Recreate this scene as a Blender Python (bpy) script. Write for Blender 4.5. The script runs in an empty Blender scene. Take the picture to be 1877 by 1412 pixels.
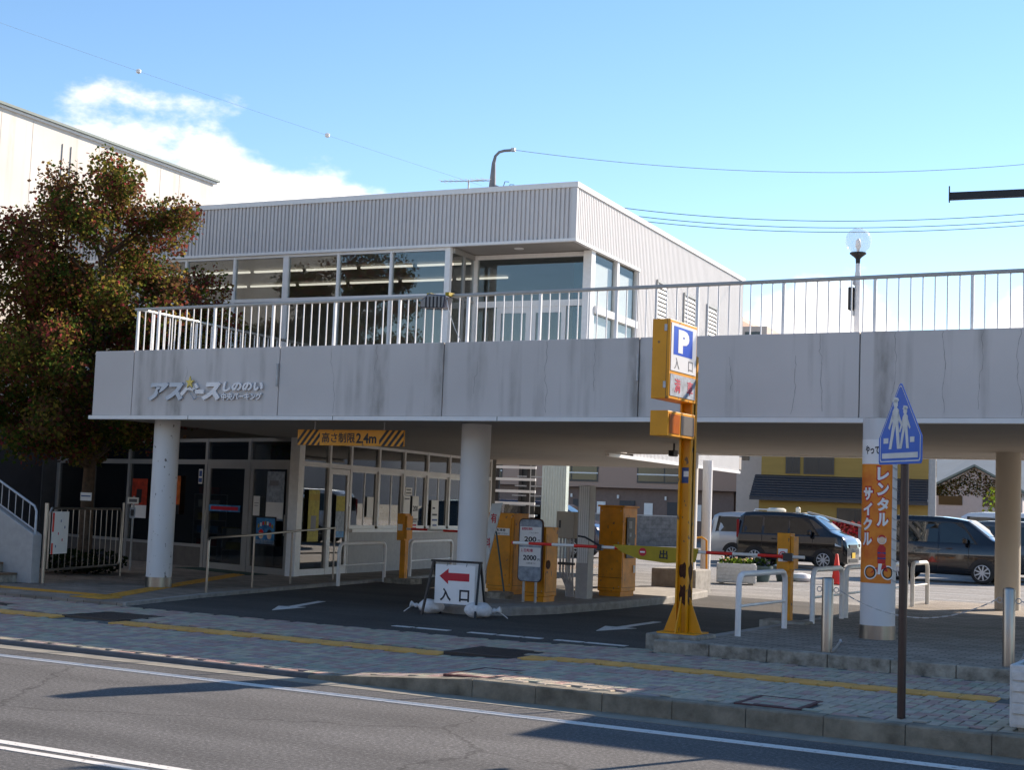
import bpy, bmesh, math, random
from mathutils import Vector, Matrix
R = math.radians
random.seed(11)
scene = bpy.context.scene
# ------------------------------------------------------------------ camera
cam_d = bpy.data.cameras.new('camera'); cam = bpy.data.objects.new('camera', cam_d)
scene.collection.objects.link(cam); scene.camera = cam
PITCH, ROLL, YAW = R(4.81), R(2.17), R(29.16)
f = Vector((-math.sin(YAW)*math.cos(PITCH), math.cos(YAW)*math.cos(PITCH), math.sin(PITCH)))
r = Vector((math.cos(YAW), math.sin(YAW), 0)); u = r.cross(f)
r2 = math.cos(ROLL)*r + math.sin(ROLL)*u; u2 = -math.sin(ROLL)*r + math.cos(ROLL)*u
m3 = Matrix((r2, u2, -f)).transposed()
cam.matrix_world = Matrix.Translation((0, 0, 1.6)) @ m3.to_4x4()
cam_d.sensor_width = 36; cam_d.lens = 36*2658/1877; cam_d.clip_end = 5000; cam_d.clip_start = .1
# ------------------------------------------------------------------ world, sun, exposure
SUN_E, SUN_A = R(30.2), R(24)          # azimuth from +Y towards +X
w = bpy.data.worlds.new('World'); scene.world = w; w.use_nodes = True
nt = w.node_tree; N = nt.nodes; N.clear()
def wn(t, **k):
    n = N.new(t)
    for a, b in k.items(): setattr(n, a, b)
    return n
def wl(a, b): nt.links.new(a, b)
out = wn('ShaderNodeOutputWorld'); bg = wn('ShaderNodeBackground'); bg.inputs['Strength'].default_value = .115
sky = wn('ShaderNodeTexSky'); sky.sky_type = 'NISHITA'; sky.sun_disc = False
sky.sun_elevation = SUN_E; sky.sun_rotation = SUN_A; sky.air_density = 1.0; sky.dust_density = .02; sky.altitude = 900; sky.ozone_density = 2.4
tc = wn('ShaderNodeTexCoord')
def wmath(op, a, b=None, c=None):
    n = wn('ShaderNodeMath', operation=op)
    for i, v in enumerate((a, b, c)):
        if v is None: continue
        if hasattr(v, 'type'): wl(v, n.inputs[i])
        else: n.inputs[i].default_value = v
    return n.outputs[0]
sep = wn('ShaderNodeSeparateXYZ'); wl(tc.outputs['Generated'], sep.inputs[0])
az = wmath('ARCTAN2', sep.outputs[0], sep.outputs[1]); el = wmath('ARCSINE', sep.outputs[2])
noi = wn('ShaderNodeTexNoise'); noi.inputs['Scale'].default_value = 9; noi.inputs['Detail'].default_value = 9; noi.inputs['Roughness'].default_value = .58
mp = wn('ShaderNodeMapping'); mp.inputs['Scale'].default_value = (1, 1, 1.9); mp.inputs['Location'].default_value = (.35, .2, .1)
wl(tc.outputs['Generated'], mp.inputs[0]); wl(mp.outputs[0], noi.inputs['Vector'])
def bank(a0, half, top, soft):       # a cloud bank: centre azimuth, half width, top elevation (radians)
    d = wmath('DIVIDE', wmath('ABSOLUTE', wmath('SUBTRACT', az, a0)), half)
    t = wmath('SUBTRACT', top, wmath('MULTIPLY', wmath('MULTIPLY', d, d), top*.75))
    return wmath('DIVIDE', wmath('SUBTRACT', t, el), soft)
b1 = bank(R(-43), R(18), R(14.7), R(1.8)); b2 = bank(R(-17), R(7), R(9.4), R(1.6)); b3 = bank(R(-5), R(7.5), R(14.5), R(4))
b4 = bank(R(60), R(30), R(14), R(6)); b5 = bank(R(-120), R(35), R(16), R(6)); b6 = bank(R(150), R(30), R(15), R(6))
m = b1
for b in (b2, b3, b4, b5, b6): m = wmath('MAXIMUM', m, b)
m = wmath('MINIMUM', m, 1.3)
dens = wmath('ADD', wmath('MULTIPLY', wmath('SUBTRACT', noi.outputs[0], .5), 5.0), m)
ramp = wn('ShaderNodeMapRange', interpolation_type='SMOOTHSTEP'); wl(dens, ramp.inputs[0]); ramp.inputs[1].default_value = -.05; ramp.inputs[2].default_value = .85
ramp.inputs[4].default_value = .93
mix = wn('ShaderNodeMix', data_type='RGBA'); wl(ramp.outputs[0], mix.inputs['Factor']); hs_ = wn('ShaderNodeHueSaturation'); hs_.inputs['Saturation'].default_value = 1.2; wl(sky.outputs[0], hs_.inputs['Color']); wl(hs_.outputs[0], mix.inputs['A'])
mix.inputs['B'].default_value = (5.6, 6.0, 6.6, 1)
wl(mix.outputs['Result'], bg.inputs['Color']); wl(bg.outputs[0], out.inputs[0])
sd = bpy.data.lights.new('sun', 'SUN'); sd.energy = 3.8; sd.angle = R(.53); sd.color = (1, .965, .92)
so = bpy.data.objects.new('sun', sd); scene.collection.objects.link(so)
sdir = Vector((math.sin(SUN_A)*math.cos(SUN_E), math.cos(SUN_A)*math.cos(SUN_E), math.sin(SUN_E)))
so.rotation_euler = sdir.to_track_quat('Z', 'Y').to_euler(); so.location = (20, 20, 40)
vs = scene.view_settings; vs.view_transform = 'Standard'; vs.look = 'None'; vs.exposure = 1.17; vs.gamma = 1; vs.use_curve_mapping = False
vs.use_white_balance = True; vs.white_balance_temperature = 7950; vs.white_balance_tint = 15
# ------------------------------------------------------------------ materials
def lin(h):
    h = h.lstrip('#'); o = []
    for i in (0, 2, 4):
        c = int(h[i:i+2], 16)/255; o.append(c/12.92 if c <= .04045 else ((c+.055)/1.055)**2.4)
    return o
MATS = {}
def M(name, col, rough=.6, metal=0., var=.12, scale=6., bump=.0, bscale=60., stretch=None, spec=.5, coat=0., col2=None, emit=0.):
    if name in MATS: return MATS[name]
    m = bpy.data.materials.new(name); m.use_nodes = True; t = m.node_tree; n = t.nodes; b = n['Principled BSDF']
    if isinstance(col, str): col = lin(col)
    if isinstance(col2, str): col2 = lin(col2)
    b.inputs['Roughness'].default_value = rough; b.inputs['Metallic'].default_value = metal
    b.inputs['Specular IOR Level'].default_value = spec; b.inputs['Coat Weight'].default_value = coat
    g = n.new('ShaderNodeNewGeometry'); mp = n.new('ShaderNodeMapping'); t.links.new(g.outputs['Position'], mp.inputs[0])
    if stretch: mp.inputs['Scale'].default_value = stretch
    nz = n.new('ShaderNodeTexNoise'); nz.inputs['Scale'].default_value = scale; nz.inputs['Detail'].default_value = 6; nz.inputs['Roughness'].default_value = .6
    t.links.new(mp.outputs[0], nz.inputs['Vector'])
    rp = n.new('ShaderNodeValToRGB'); e = rp.color_ramp.elements
    e[0].position = .3; e[1].position = .7
    c2 = col2 if col2 else [min(1, c*(1+var)) for c in col]; c1 = [c*(1-var) for c in col]
    e[0].color = (*c1, 1); e[1].color = (*c2, 1)
    t.links.new(nz.outputs[0], rp.inputs[0]); t.links.new(rp.outputs[0], b.inputs['Base Color'])
    if emit: t.links.new(rp.outputs[0], b.inputs['Emission Color']); b.inputs['Emission Strength'].default_value = emit
    if bump:
        n2 = n.new('ShaderNodeTexNoise'); n2.inputs['Scale'].default_value = bscale; n2.inputs['Detail'].default_value = 4
        t.links.new(g.outputs['Position'], n2.inputs['Vector'])
        bp = n.new('ShaderNodeBump'); bp.inputs['Strength'].default_value = bump; bp.inputs['Distance'].default_value = .01
        t.links.new(n2.outputs[0], bp.inputs['Height']); t.links.new(bp.outputs[0], b.inputs['Normal'])
    MATS[name] = m; return m
def glass(name, tint=(.55, .6, .62), ior=1.5, rough=.0, boost=1.0):
    m = bpy.data.materials.new(name); m.use_nodes = True; t = m.node_tree; n = t.nodes; n.clear()
    o = n.new('ShaderNodeOutputMaterial'); mx = n.new('ShaderNodeMixShader'); fr = n.new('ShaderNodeFresnel'); ge = n.new('ShaderNodeNewGeometry'); mr = n.new('ShaderNodeMapRange'); mr.inputs[3].default_value = ior; mr.inputs[4].default_value = 1/ior; t.links.new(ge.outputs['Backfacing'], mr.inputs[0]); t.links.new(mr.outputs[0], fr.inputs[0])
    g = n.new('ShaderNodeBsdfGlossy'); g.inputs['Roughness'].default_value = rough; tr = n.new('ShaderNodeBsdfTransparent'); tr.inputs[0].default_value = (*tint, 1)
    ml = n.new('ShaderNodeMath'); ml.operation = 'MULTIPLY'; ml.inputs[1].default_value = boost; ml.use_clamp = True
    t.links.new(fr.outputs[0], ml.inputs[0]); t.links.new(ml.outputs[0], mx.inputs[0]); t.links.new(tr.outputs[0], mx.inputs[1]); t.links.new(g.outputs[0], mx.inputs[2]); t.links.new(mx.outputs[0], o.inputs[0])
    MATS[name] = m; return m
def leafmat(name, col):
    m = bpy.data.materials.new(name); m.use_nodes = True; t = m.node_tree; n = t.nodes; n.clear()
    col = lin(col); o = n.new('ShaderNodeOutputMaterial'); mx = n.new('ShaderNodeMixShader'); mx.inputs[0].default_value = .48
    d = n.new('ShaderNodeBsdfDiffuse'); d.inputs[0].default_value = (*col, 1); tl = n.new('ShaderNodeBsdfTranslucent'); tl.inputs[0].default_value = (*[min(1, c*1.5) for c in col], 1)
    t.links.new(d.outputs[0], mx.inputs[1]); t.links.new(tl.outputs[0], mx.inputs[2]); t.links.new(mx.outputs[0], o.inputs[0])
    MATS[name] = m; return m
def brickmat(name, c1, c2, mortar, bw, bh, mort=.006, bump=.4, rough=.8, vertical=False):
    m = bpy.data.materials.new(name); m.use_nodes = True; t = m.node_tree; n = t.nodes; b = n['Principled BSDF']; b.inputs['Roughness'].default_value = rough
    g = n.new('ShaderNodeNewGeometry'); mp = n.new('ShaderNodeMapping'); t.links.new(g.outputs['Position'], mp.inputs[0])
    if vertical: mp.inputs['Rotation'].default_value = (R(-90), 0, 0)
    br = n.new('ShaderNodeTexBrick'); t.links.new(mp.outputs[0], br.inputs['Vector'])
    br.inputs['Color1'].default_value = (*lin(c1), 1); br.inputs['Color2'].default_value = (*lin(c2), 1); br.inputs['Mortar'].default_value = (*lin(mortar), 1)
    br.inputs['Scale'].default_value = 1; br.inputs['Brick Width'].default_value = bw; br.inputs['Row Height'].default_value = bh; br.inputs['Mortar Size'].default_value = mort
    nz = n.new('ShaderNodeTexNoise'); nz.inputs['Scale'].default_value = 1.3; nz.inputs['Detail'].default_value = 5; t.links.new(g.outputs['Position'], nz.inputs['Vector'])
    mr = n.new('ShaderNodeMapRange'); t.links.new(nz.outputs[0], mr.inputs[0]); mr.inputs[1].default_value = .3; mr.inputs[2].default_value = .7; mr.inputs[3].default_value = .72; mr.inputs[4].default_value = 1.15
    mu = n.new('ShaderNodeMix'); mu.data_type = 'RGBA'; mu.blend_type = 'MULTIPLY'; mu.inputs['Factor'].default_value = 1
    t.links.new(br.outputs['Color'], mu.inputs['A']); t.links.new(mr.outputs[0], mu.inputs['B']); t.links.new(mu.outputs['Result'], b.inputs['Base Color'])
    bp = n.new('ShaderNodeBump'); bp.invert = True; bp.inputs['Strength'].default_value = bump; bp.inputs['Distance'].default_value = .006
    t.links.new(br.outputs['Fac'], bp.inputs['Height']); t.links.new(bp.outputs[0], b.inputs['Normal'])
    MATS[name] = m; return m
def asphalt(name, col, light, crack=.5, crack_scale=.5):
    m = bpy.data.materials.new(name); m.use_nodes = True; t = m.node_tree; n = t.nodes; b = n['Principled BSDF']; b.inputs['Roughness'].default_value = .85; b.inputs['Specular IOR Level'].default_value = .35
    g = n.new('ShaderNodeNewGeometry')
    def noise(s, d, r_=.6, st=None):
        z = n.new('ShaderNodeTexNoise'); z.inputs['Scale'].default_value = s; z.inputs['Detail'].default_value = d; z.inputs['Roughness'].default_value = r_
        if st:
            q = n.new('ShaderNodeMapping'); q.inputs['Scale'].default_value = st; t.links.new(g.outputs['Position'], q.inputs[0]); t.links.new(q.outputs[0], z.inputs['Vector'])
        else: t.links.new(g.outputs['Position'], z.inputs['Vector'])
        return z
    n1 = noise(140, 3, .7); n2 = noise(.9, 5, .6, (.35, 1.3, 1)); n3 = noise(38, 2)
    rp = n.new('ShaderNodeValToRGB'); e = rp.color_ramp.elements; e[0].position = .36; e[1].position = .66; e[0].color = (*[c*.5 for c in col], 1); e[1].color = (*light, 1)
    e2 = e.new(.52); e2.color = (*col, 1); am = n.new('ShaderNodeMath'); am.operation = 'MULTIPLY_ADD'; am.inputs[1].default_value = .55; t.links.new(n1.outputs[0], am.inputs[0]); am2 = n.new('ShaderNodeMath'); am2.operation = 'MULTIPLY'; am2.inputs[1].default_value = .45; t.links.new(n3.outputs[0], am2.inputs[0]); t.links.new(am2.outputs[0], am.inputs[2]); t.links.new(am.outputs[0], rp.inputs[0])
    mr = n.new('ShaderNodeMapRange'); t.links.new(n2.outputs[0], mr.inputs[0]); mr.inputs[1].default_value = .3; mr.inputs[2].default_value = .7; mr.inputs[3].default_value = .66; mr.inputs[4].default_value = 1.28
    mu = n.new('ShaderNodeMix'); mu.data_type = 'RGBA'; mu.blend_type = 'MULTIPLY'; mu.inputs['Factor'].default_value = 1; t.links.new(rp.outputs[0], mu.inputs['A']); t.links.new(mr.outputs[0], mu.inputs['B'])
    # cracks
    vo = n.new('ShaderNodeTexVoronoi'); vo.feature = 'DISTANCE_TO_EDGE'; vo.inputs['Scale'].default_value = crack_scale
    wz = noise(3.5, 4); ad = n.new('ShaderNodeMixRGB'); ad.blend_type = 'ADD'; ad.inputs[0].default_value = .35; t.links.new(g.outputs['Position'], ad.inputs[1]); t.links.new(wz.outputs['Color'], ad.inputs[2]); t.links.new(ad.outputs[0], vo.inputs['Vector'])
    cr = n.new('ShaderNodeMapRange'); t.links.new(vo.outputs[0], cr.inputs[0]); cr.inputs[1].default_value = 0; cr.inputs[2].default_value = .007; cr.inputs[3].default_value = 1-crack; cr.inputs[4].default_value = 1
    mu2 = n.new('ShaderNodeMix'); mu2.data_type = 'RGBA'; mu2.blend_type = 'MULTIPLY'; mu2.inputs['Factor'].default_value = 1; t.links.new(mu.outputs['Result'], mu2.inputs['A']); t.links.new(cr.outputs[0], mu2.inputs['B'])
    t.links.new(mu2.outputs['Result'], b.inputs['Base Color'])
    bp = n.new('ShaderNodeBump'); bp.inputs['Strength'].default_value = .45; bp.inputs['Distance'].default_value = .006; t.links.new(n1.outputs[0], bp.inputs['Height']); t.links.new(bp.outputs[0], b.inputs['Normal'])
    MATS[name] = m; return m
def worn_paint(name, col, under, thr=.56):
    m = bpy.data.materials.new(name); m.use_nodes = True; t = m.node_tree; n = t.nodes; b = n['Principled BSDF']; b.inputs['Roughness'].default_value = .75
    g = n.new('ShaderNodeNewGeometry'); z = n.new('ShaderNodeTexNoise'); z.inputs['Scale'].default_value = 16; z.inputs['Detail'].default_value = 8; z.inputs['Roughness'].default_value = .75; t.links.new(g.outputs['Position'], z.inputs['Vector'])
    r_ = n.new('ShaderNodeMapRange'); r_.inputs[1].default_value = thr; r_.inputs[2].default_value = thr+.05; r_.inputs[4].default_value = .85; t.links.new(z.outputs[0], r_.inputs[0])
    x = n.new('ShaderNodeMix'); x.data_type = 'RGBA'; t.links.new(r_.outputs[0], x.inputs['Factor']); x.inputs['A'].default_value = (*col, 1); x.inputs['B'].default_value = (*under, 1); t.links.new(x.outputs['Result'], b.inputs['Base Color']); MATS[name] = m; return m
worn_paint('paint_old', (.62, .61, .58), (.14, .135, .13), .57)
def concrete_wall(name, base, dark, dens=.5):       # painted concrete with vertical rain streaks hanging from the coping
    m = bpy.data.materials.new(name); m.use_nodes = True; t = m.node_tree; n = t.nodes; b = n['Principled BSDF']; b.inputs['Roughness'].default_value = .75
    g = n.new('ShaderNodeNewGeometry')
    def nz(s, st, d=5):
        q = n.new('ShaderNodeMapping'); q.inputs['Scale'].default_value = st; t.links.new(g.outputs['Position'], q.inputs[0])
        z = n.new('ShaderNodeTexNoise'); z.inputs['Scale'].default_value = s; z.inputs['Detail'].default_value = d; t.links.new(q.outputs[0], z.inputs['Vector']); return z
    a = nz(3.2, (1, 1, .06)); c = nz(.7, (1, 1, 1)); d = nz(9, (1, 1, .35))
    r1 = n.new('ShaderNodeMapRange'); t.links.new(a.outputs[0], r1.inputs[0]); r1.inputs[1].default_value = .53; r1.inputs[2].default_value = .68; r1.inputs[4].default_value = dens
    r2 = n.new('ShaderNodeMapRange'); t.links.new(d.outputs[0], r2.inputs[0]); r2.inputs[1].default_value = .3; r2.inputs[2].default_value = .7; r2.inputs[3].default_value = .25
    mm = n.new('ShaderNodeMath'); mm.operation = 'MULTIPLY'; t.links.new(r1.outputs[0], mm.inputs[0]); t.links.new(r2.outputs[0], mm.inputs[1])
    mx = n.new('ShaderNodeMix'); mx.data_type = 'RGBA'; t.links.new(mm.outputs[0], mx.inputs['Factor']); mx.inputs['A'].default_value = (*base, 1); mx.inputs['B'].default_value = (*dark, 1)
    r3 = n.new('ShaderNodeMapRange'); t.links.new(c.outputs[0], r3.inputs[0]); r3.inputs[1].default_value = .3; r3.inputs[2].default_value = .7; r3.inputs[3].default_value = .92; r3.inputs[4].default_value = 1.06
    mu = n.new('ShaderNodeMix'); mu.data_type = 'RGBA'; mu.blend_type = 'MULTIPLY'; mu.inputs['Factor'].default_value = 1; t.links.new(mx.outputs['Result'], mu.inputs['A']); t.links.new(r3.outputs[0], mu.inputs['B'])
    t.links.new(mu.outputs['Result'], b.inputs['Base Color']); MATS[name] = m; return m
concrete_wall('fascia', (.60, .56, .535), (.22, .20, .175), .75)
concrete_wall('whitewall', (.64, .62, .58), (.45, .40, .33), .6)
concrete_wall('column', (.66, .66, .66), (.40, .38, .36), .4)
def scuff(name):
    m = MATS[name].copy(); m.name = name+'_scuffed'; t = m.node_tree; n = t.nodes; b = n['Principled BSDF']; src = b.inputs['Base Color'].links[0].from_socket
    g = n.new('ShaderNodeNewGeometry'); q = n.new('ShaderNodeMapping'); q.inputs['Scale'].default_value = (1.2, 1.2, .8); t.links.new(g.outputs['Position'], q.inputs[0])
    z = n.new('ShaderNodeTexNoise'); z.inputs['Scale'].default_value = 11; z.inputs['Detail'].default_value = 5; t.links.new(q.outputs[0], z.inputs['Vector'])
    r1 = n.new('ShaderNodeMapRange'); r1.inputs[1].default_value = .655; r1.inputs[2].default_value = .69; r1.inputs[4].default_value = .85; t.links.new(z.outputs[0], r1.inputs[0])
    x = n.new('ShaderNodeMix'); x.data_type = 'RGBA'; t.links.new(r1.outputs[0], x.inputs['Factor']); t.links.new(src, x.inputs['A']); x.inputs['B'].default_value = (.07, .055, .045, 1); t.links.new(x.outputs['Result'], b.inputs['Base Color']); MATS[m.name] = m
scuff('column')
concrete_wall('column_bounce_tint', (.56, .52, .46), (.36, .33, .29), .4)  # column colour warmed to imitate light bounced up from the ground
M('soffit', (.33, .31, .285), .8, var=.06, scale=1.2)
M('white_metal', (.74, .74, .73), .4, var=.04); M('white_paint', (.78, .78, .77), .45, var=.06, scale=14)
M('steel', (.34, .33, .31), .33, 1., var=.1, scale=20, stretch=(1, 1, .1)); M('alu', (.36, .355, .34), .45, .3, var=.05)
M('galv', (.42, .43, .44), .5, .5, var=.15, scale=12)
M('clad', (.56, .55, .55), .45, .0, var=.05, scale=1.5, stretch=(3, 3, .3)); M('clad_side', (.58, .58, .585), .45, .0, var=.04, scale=1.5, stretch=(3, 3, .3))
M('yellow', '#dd8f04', .45, var=.1, scale=3, col2='#e89a06'); M('orange_old', '#d98a0a', .55, var=.22, scale=5)
M('amber', '#b0560a', .3); M('black', (.012, .012, .014), .5); M('darkgrey', (.05, .05, .055), .6); M('midgrey', (.2, .2, .21), .6)
M('rubber', (.02, .02, .02), .8); M('dark_metal', (.03, .028, .03), .45, var=.1); M('brownpole', (.035, .018, .017), .4, var=.15)
M('rust', (.07, .025, .012), .9, var=.4, scale=40, bump=.4)
M('red', '#c3162c', .5, var=.05); M('redtape', '#e0281c', .5, var=.05); M('whitetape', (.72, .70, .66), .5, var=.08)
M('blue', '#0d4fbf', .35, var=.04); M('bluesign', '#0a62c0', .35, var=.05); M('silversign', (.58, .62, .62), .4, var=.1)
M('paper', (.75, .74, .70), .7, var=.04); M('signwhite', (.80, .80, .79), .4, var=.03); M('ink', (.02, .02, .025), .6); M('inkgrey', (.12, .12, .13), .6); M('inkred', '#c01840', .6)
M('beige', (.42, .37, .30), .55, var=.05); M('greypost', (.36, .35, .34), .6, var=.1, scale=9)
M('concrete', (.30, .29, .27), .85, var=.25, scale=7, bump=.3, bscale=80); M('concrete_old', (.22, .19, .15), .9, var=.4, scale=9, bump=.5, bscale=60, col2=(.40, .37, .31))
M('kerb', (.20, .175, .13), .9, var=.45, scale=5, bump=.5, bscale=90, col2=(.30, .27, .21)); M('gutter', (.25, .23, .19), .9, var=.2, scale=4, bump=.3, bscale=120)
M('kerb_dark', (.08, .08, .085), .7, var=.3, scale=5)
M('pole_grey', (.2, .2, .21), .6, var=.15); M('base_dark', (.11, .10, .09), .85, var=.2); M('crack', (.24, .225, .21), .9); M('whitewall_joint', (.5, .48, .44), .8); M('joint', (.085, .095, .09), .9, var=.25, scale=10)
M('paver_grey', (0.4, 0.335, 0.262), .85, var=.2, scale=9, bump=.3, bscale=150); M('paver_pink', (0.4, 0.25, 0.212), .85, var=.2, scale=9, bump=.3, bscale=150)
M('paver_green', (0.325, 0.32, 0.24), .85, var=.2, scale=9, bump=.3, bscale=150); M('paver_beige', (0.44, 0.365, 0.265), .85, var=.2, scale=9, bump=.3, bscale=150); M('paver_mauve', (0.35, 0.257, 0.235), .85, var=.2, scale=9, bump=.3, bscale=150)
M('tactile', '#d6a35c', .7, var=.16, scale=5); M('tactile_gold', '#c48a2a', .7, var=.16, scale=5); M('paint_line', (.60, .60, .58), .75, var=.45, scale=45, col2=(.72, .72, .70))
M('manhole_red', (.10, .035, .035), .8, var=.3)
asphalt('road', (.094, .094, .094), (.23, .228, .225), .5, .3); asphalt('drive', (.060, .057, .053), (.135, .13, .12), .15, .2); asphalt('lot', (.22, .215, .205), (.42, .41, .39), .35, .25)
brickmat('plaza_bricks', '#7d746a', '#9c9388', '#453f39', .2, .1, .006)
brickmat('plaza_left', '#786c61', '#93867a', '#463f3a', .3, .15, .006)
M('ground', (.12, .12, .09), .9, var=.3, scale=.2)
M('interior', (.2, .2, .19), .9, var=.1); M('interior_dark', (.08, .08, .078), .9); M('interior_wall', (.46, .45, .43), .9, var=.06, scale=1); M('ceiling', (.38, .38, .37), .9)
M('lamp_tube', (1, .98, .93), .5, emit=.45, var=.01)
glass('glass_up', (.78, .83, .84), 1.5, 0, 1.8); glass('glass_side', (.9, .92, .92), 1.5, 0, .6); glass('glass_low', (.6, .62, .62), 1.5, 0, 2.0); glass('glass_car', (.16, .18, .18), 1.5, 0, 1.5); glass('globe', (.88, .90, .91), 1.4, .08, 2.0)
M('blind', (.70, .71, .70), .7, var=.04); M('teal', (.03, .09, .11), .8)
M('bark', (.09, .06, .04), .95, var=.4, scale=14, bump=.6, bscale=30)
M('brown_tile', (.40, .26, .20), .7, var=.2, scale=40, stretch=(1, 1, 3)); M('pink_wall', (.62, .50, .43), .8, var=.05)
M('dark_brown', (.2, .14, .12), .8, var=.1); M('yellow_wall', (.36, .225, .06), .8, var=.07, stretch=(.3, .3, 4), scale=3)
M('roof_tile', (.035, .035, .042), .5, var=.3, scale=12); M('grey_wall', (.45, .43, .44), .8, var=.06); M('roof_green', (.13, .19, .19), .6)
M('mint', (.55, .62, .58), .5, var=.06); M('block', (.17, .165, .16), .9, var=.35, scale=5); M('cream_tank', (.66, .62, .52), .5, var=.06)
M('hill', (.075, .12, .16), 1, var=.2, scale=.02); M('window_dark', (.02, .022, .024), .15, var=.05); M('win_frame', (.06, .055, .05), .5)  # hill: distance haze is put into its bluish base colour
M('car_black', (.006, .006, .008), .18, var=.05, coat=.8); M('car_navy', (.012, .018, .05), .2, var=.05, coat=.8); M('car_silver', (.50, .51, .52), .3, .35, var=.03, coat=.6); M('car_white', (.75, .75, .75), .25, var=.02, coat=.6); M('car_grey', (.10, .105, .11), .25, .3, coat=.6)
M('lens', (.55, .58, .60), .12, var=.05, coat=.6); M('tail', '#8a1018', .2, coat=.6); M('plate_yellow', '#d9b21a', .5); M('wheel', (.55, .56, .57), .35, .1, var=.05)
M('cone_red', '#e8301c', .45, var=.08, scale=10); M('pot', (.06, .10, .10), .6, var=.1); M('stonewhite', (.60, .60, .58), .8, var=.12, scale=20, bump=.5, bscale=40)
M('sandbag', (.66, .66, .66), .65, var=.12, scale=25, bump=.5, bscale=35); M('soil', (.05, .04, .03), 1)
M('orange_banner', '#e0641a', .6, var=.12, scale=4, col2='#f0922c'); M('skin', '#e6c3a4', .6); M('bannerred', '#c92a2a', .6)
M('logo_blue', (.36, .42, .50), .35, .3, var=.06); M('logo_white', (.66, .67, .70), .4, .2, var=.05); M('gold', (.55, .43, .12), .4, .4)
M('mat_green', (.01, .045, .03), .95); M('stair_tread', (.17, .10, .06), .8, var=.3); M('banner_yellow', '#a88e14', .6, var=.1)
for nme, c in (('leaf_olive', '#5e5c2a'), ('leaf_green', '#3a4c22'), ('leaf_red', '#6c3a32'), ('leaf_brown', '#604834'), ('leaf_gold', '#7e6e36'), ('leaf_crimson', '#843a3e'), ('leaf_bush', '#1c2c14'), ('leaf_light', '#6d8a34')): leafmat(nme, c)
M('poster_red', '#a03018', .6, var=.5, scale=9); M('poster_orange', '#b5581c', .6, var=.5, scale=9); M('poster_blue', '#1464a8', .5, var=.35, scale=9, col2='#3c9ad0'); M('poster_grey', '#8f9aa5', .6, var=.4, scale=11); M('poster_yellow', '#a89a2c', .6, var=.3, scale=12); M('sticker_blue', '#25467e', .5)
def frosted(name):
    m = bpy.data.materials.new(name); m.use_nodes = True; t = m.node_tree; n = t.nodes; n.clear(); o = n.new('ShaderNodeOutputMaterial'); a = n.new('ShaderNodeMixShader'); a.inputs[0].default_value = .3
    g = glass(name+'_clear', (.9, .92, .93), 1.4, .08, 1.5); tr = n.new('ShaderNodeBsdfTransparent'); d = n.new('ShaderNodeBsdfPrincipled'); d.inputs['Base Color'].default_value = (.85, .85, .84, 1); d.inputs['Roughness'].default_value = .12
    t.links.new(tr.outputs[0], a.inputs[1]); t.links.new(d.outputs[0], a.inputs[2]); t.links.new(a.outputs[0], o.inputs[0]); MATS[name] = m
frosted('globe_frost')
for q_ in ('yellow', 'orange_old'): scuff(q_)
MATS['yellow'] = MATS['yellow_scuffed']; MATS['orange_old'] = MATS['orange_old_scuffed']
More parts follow.
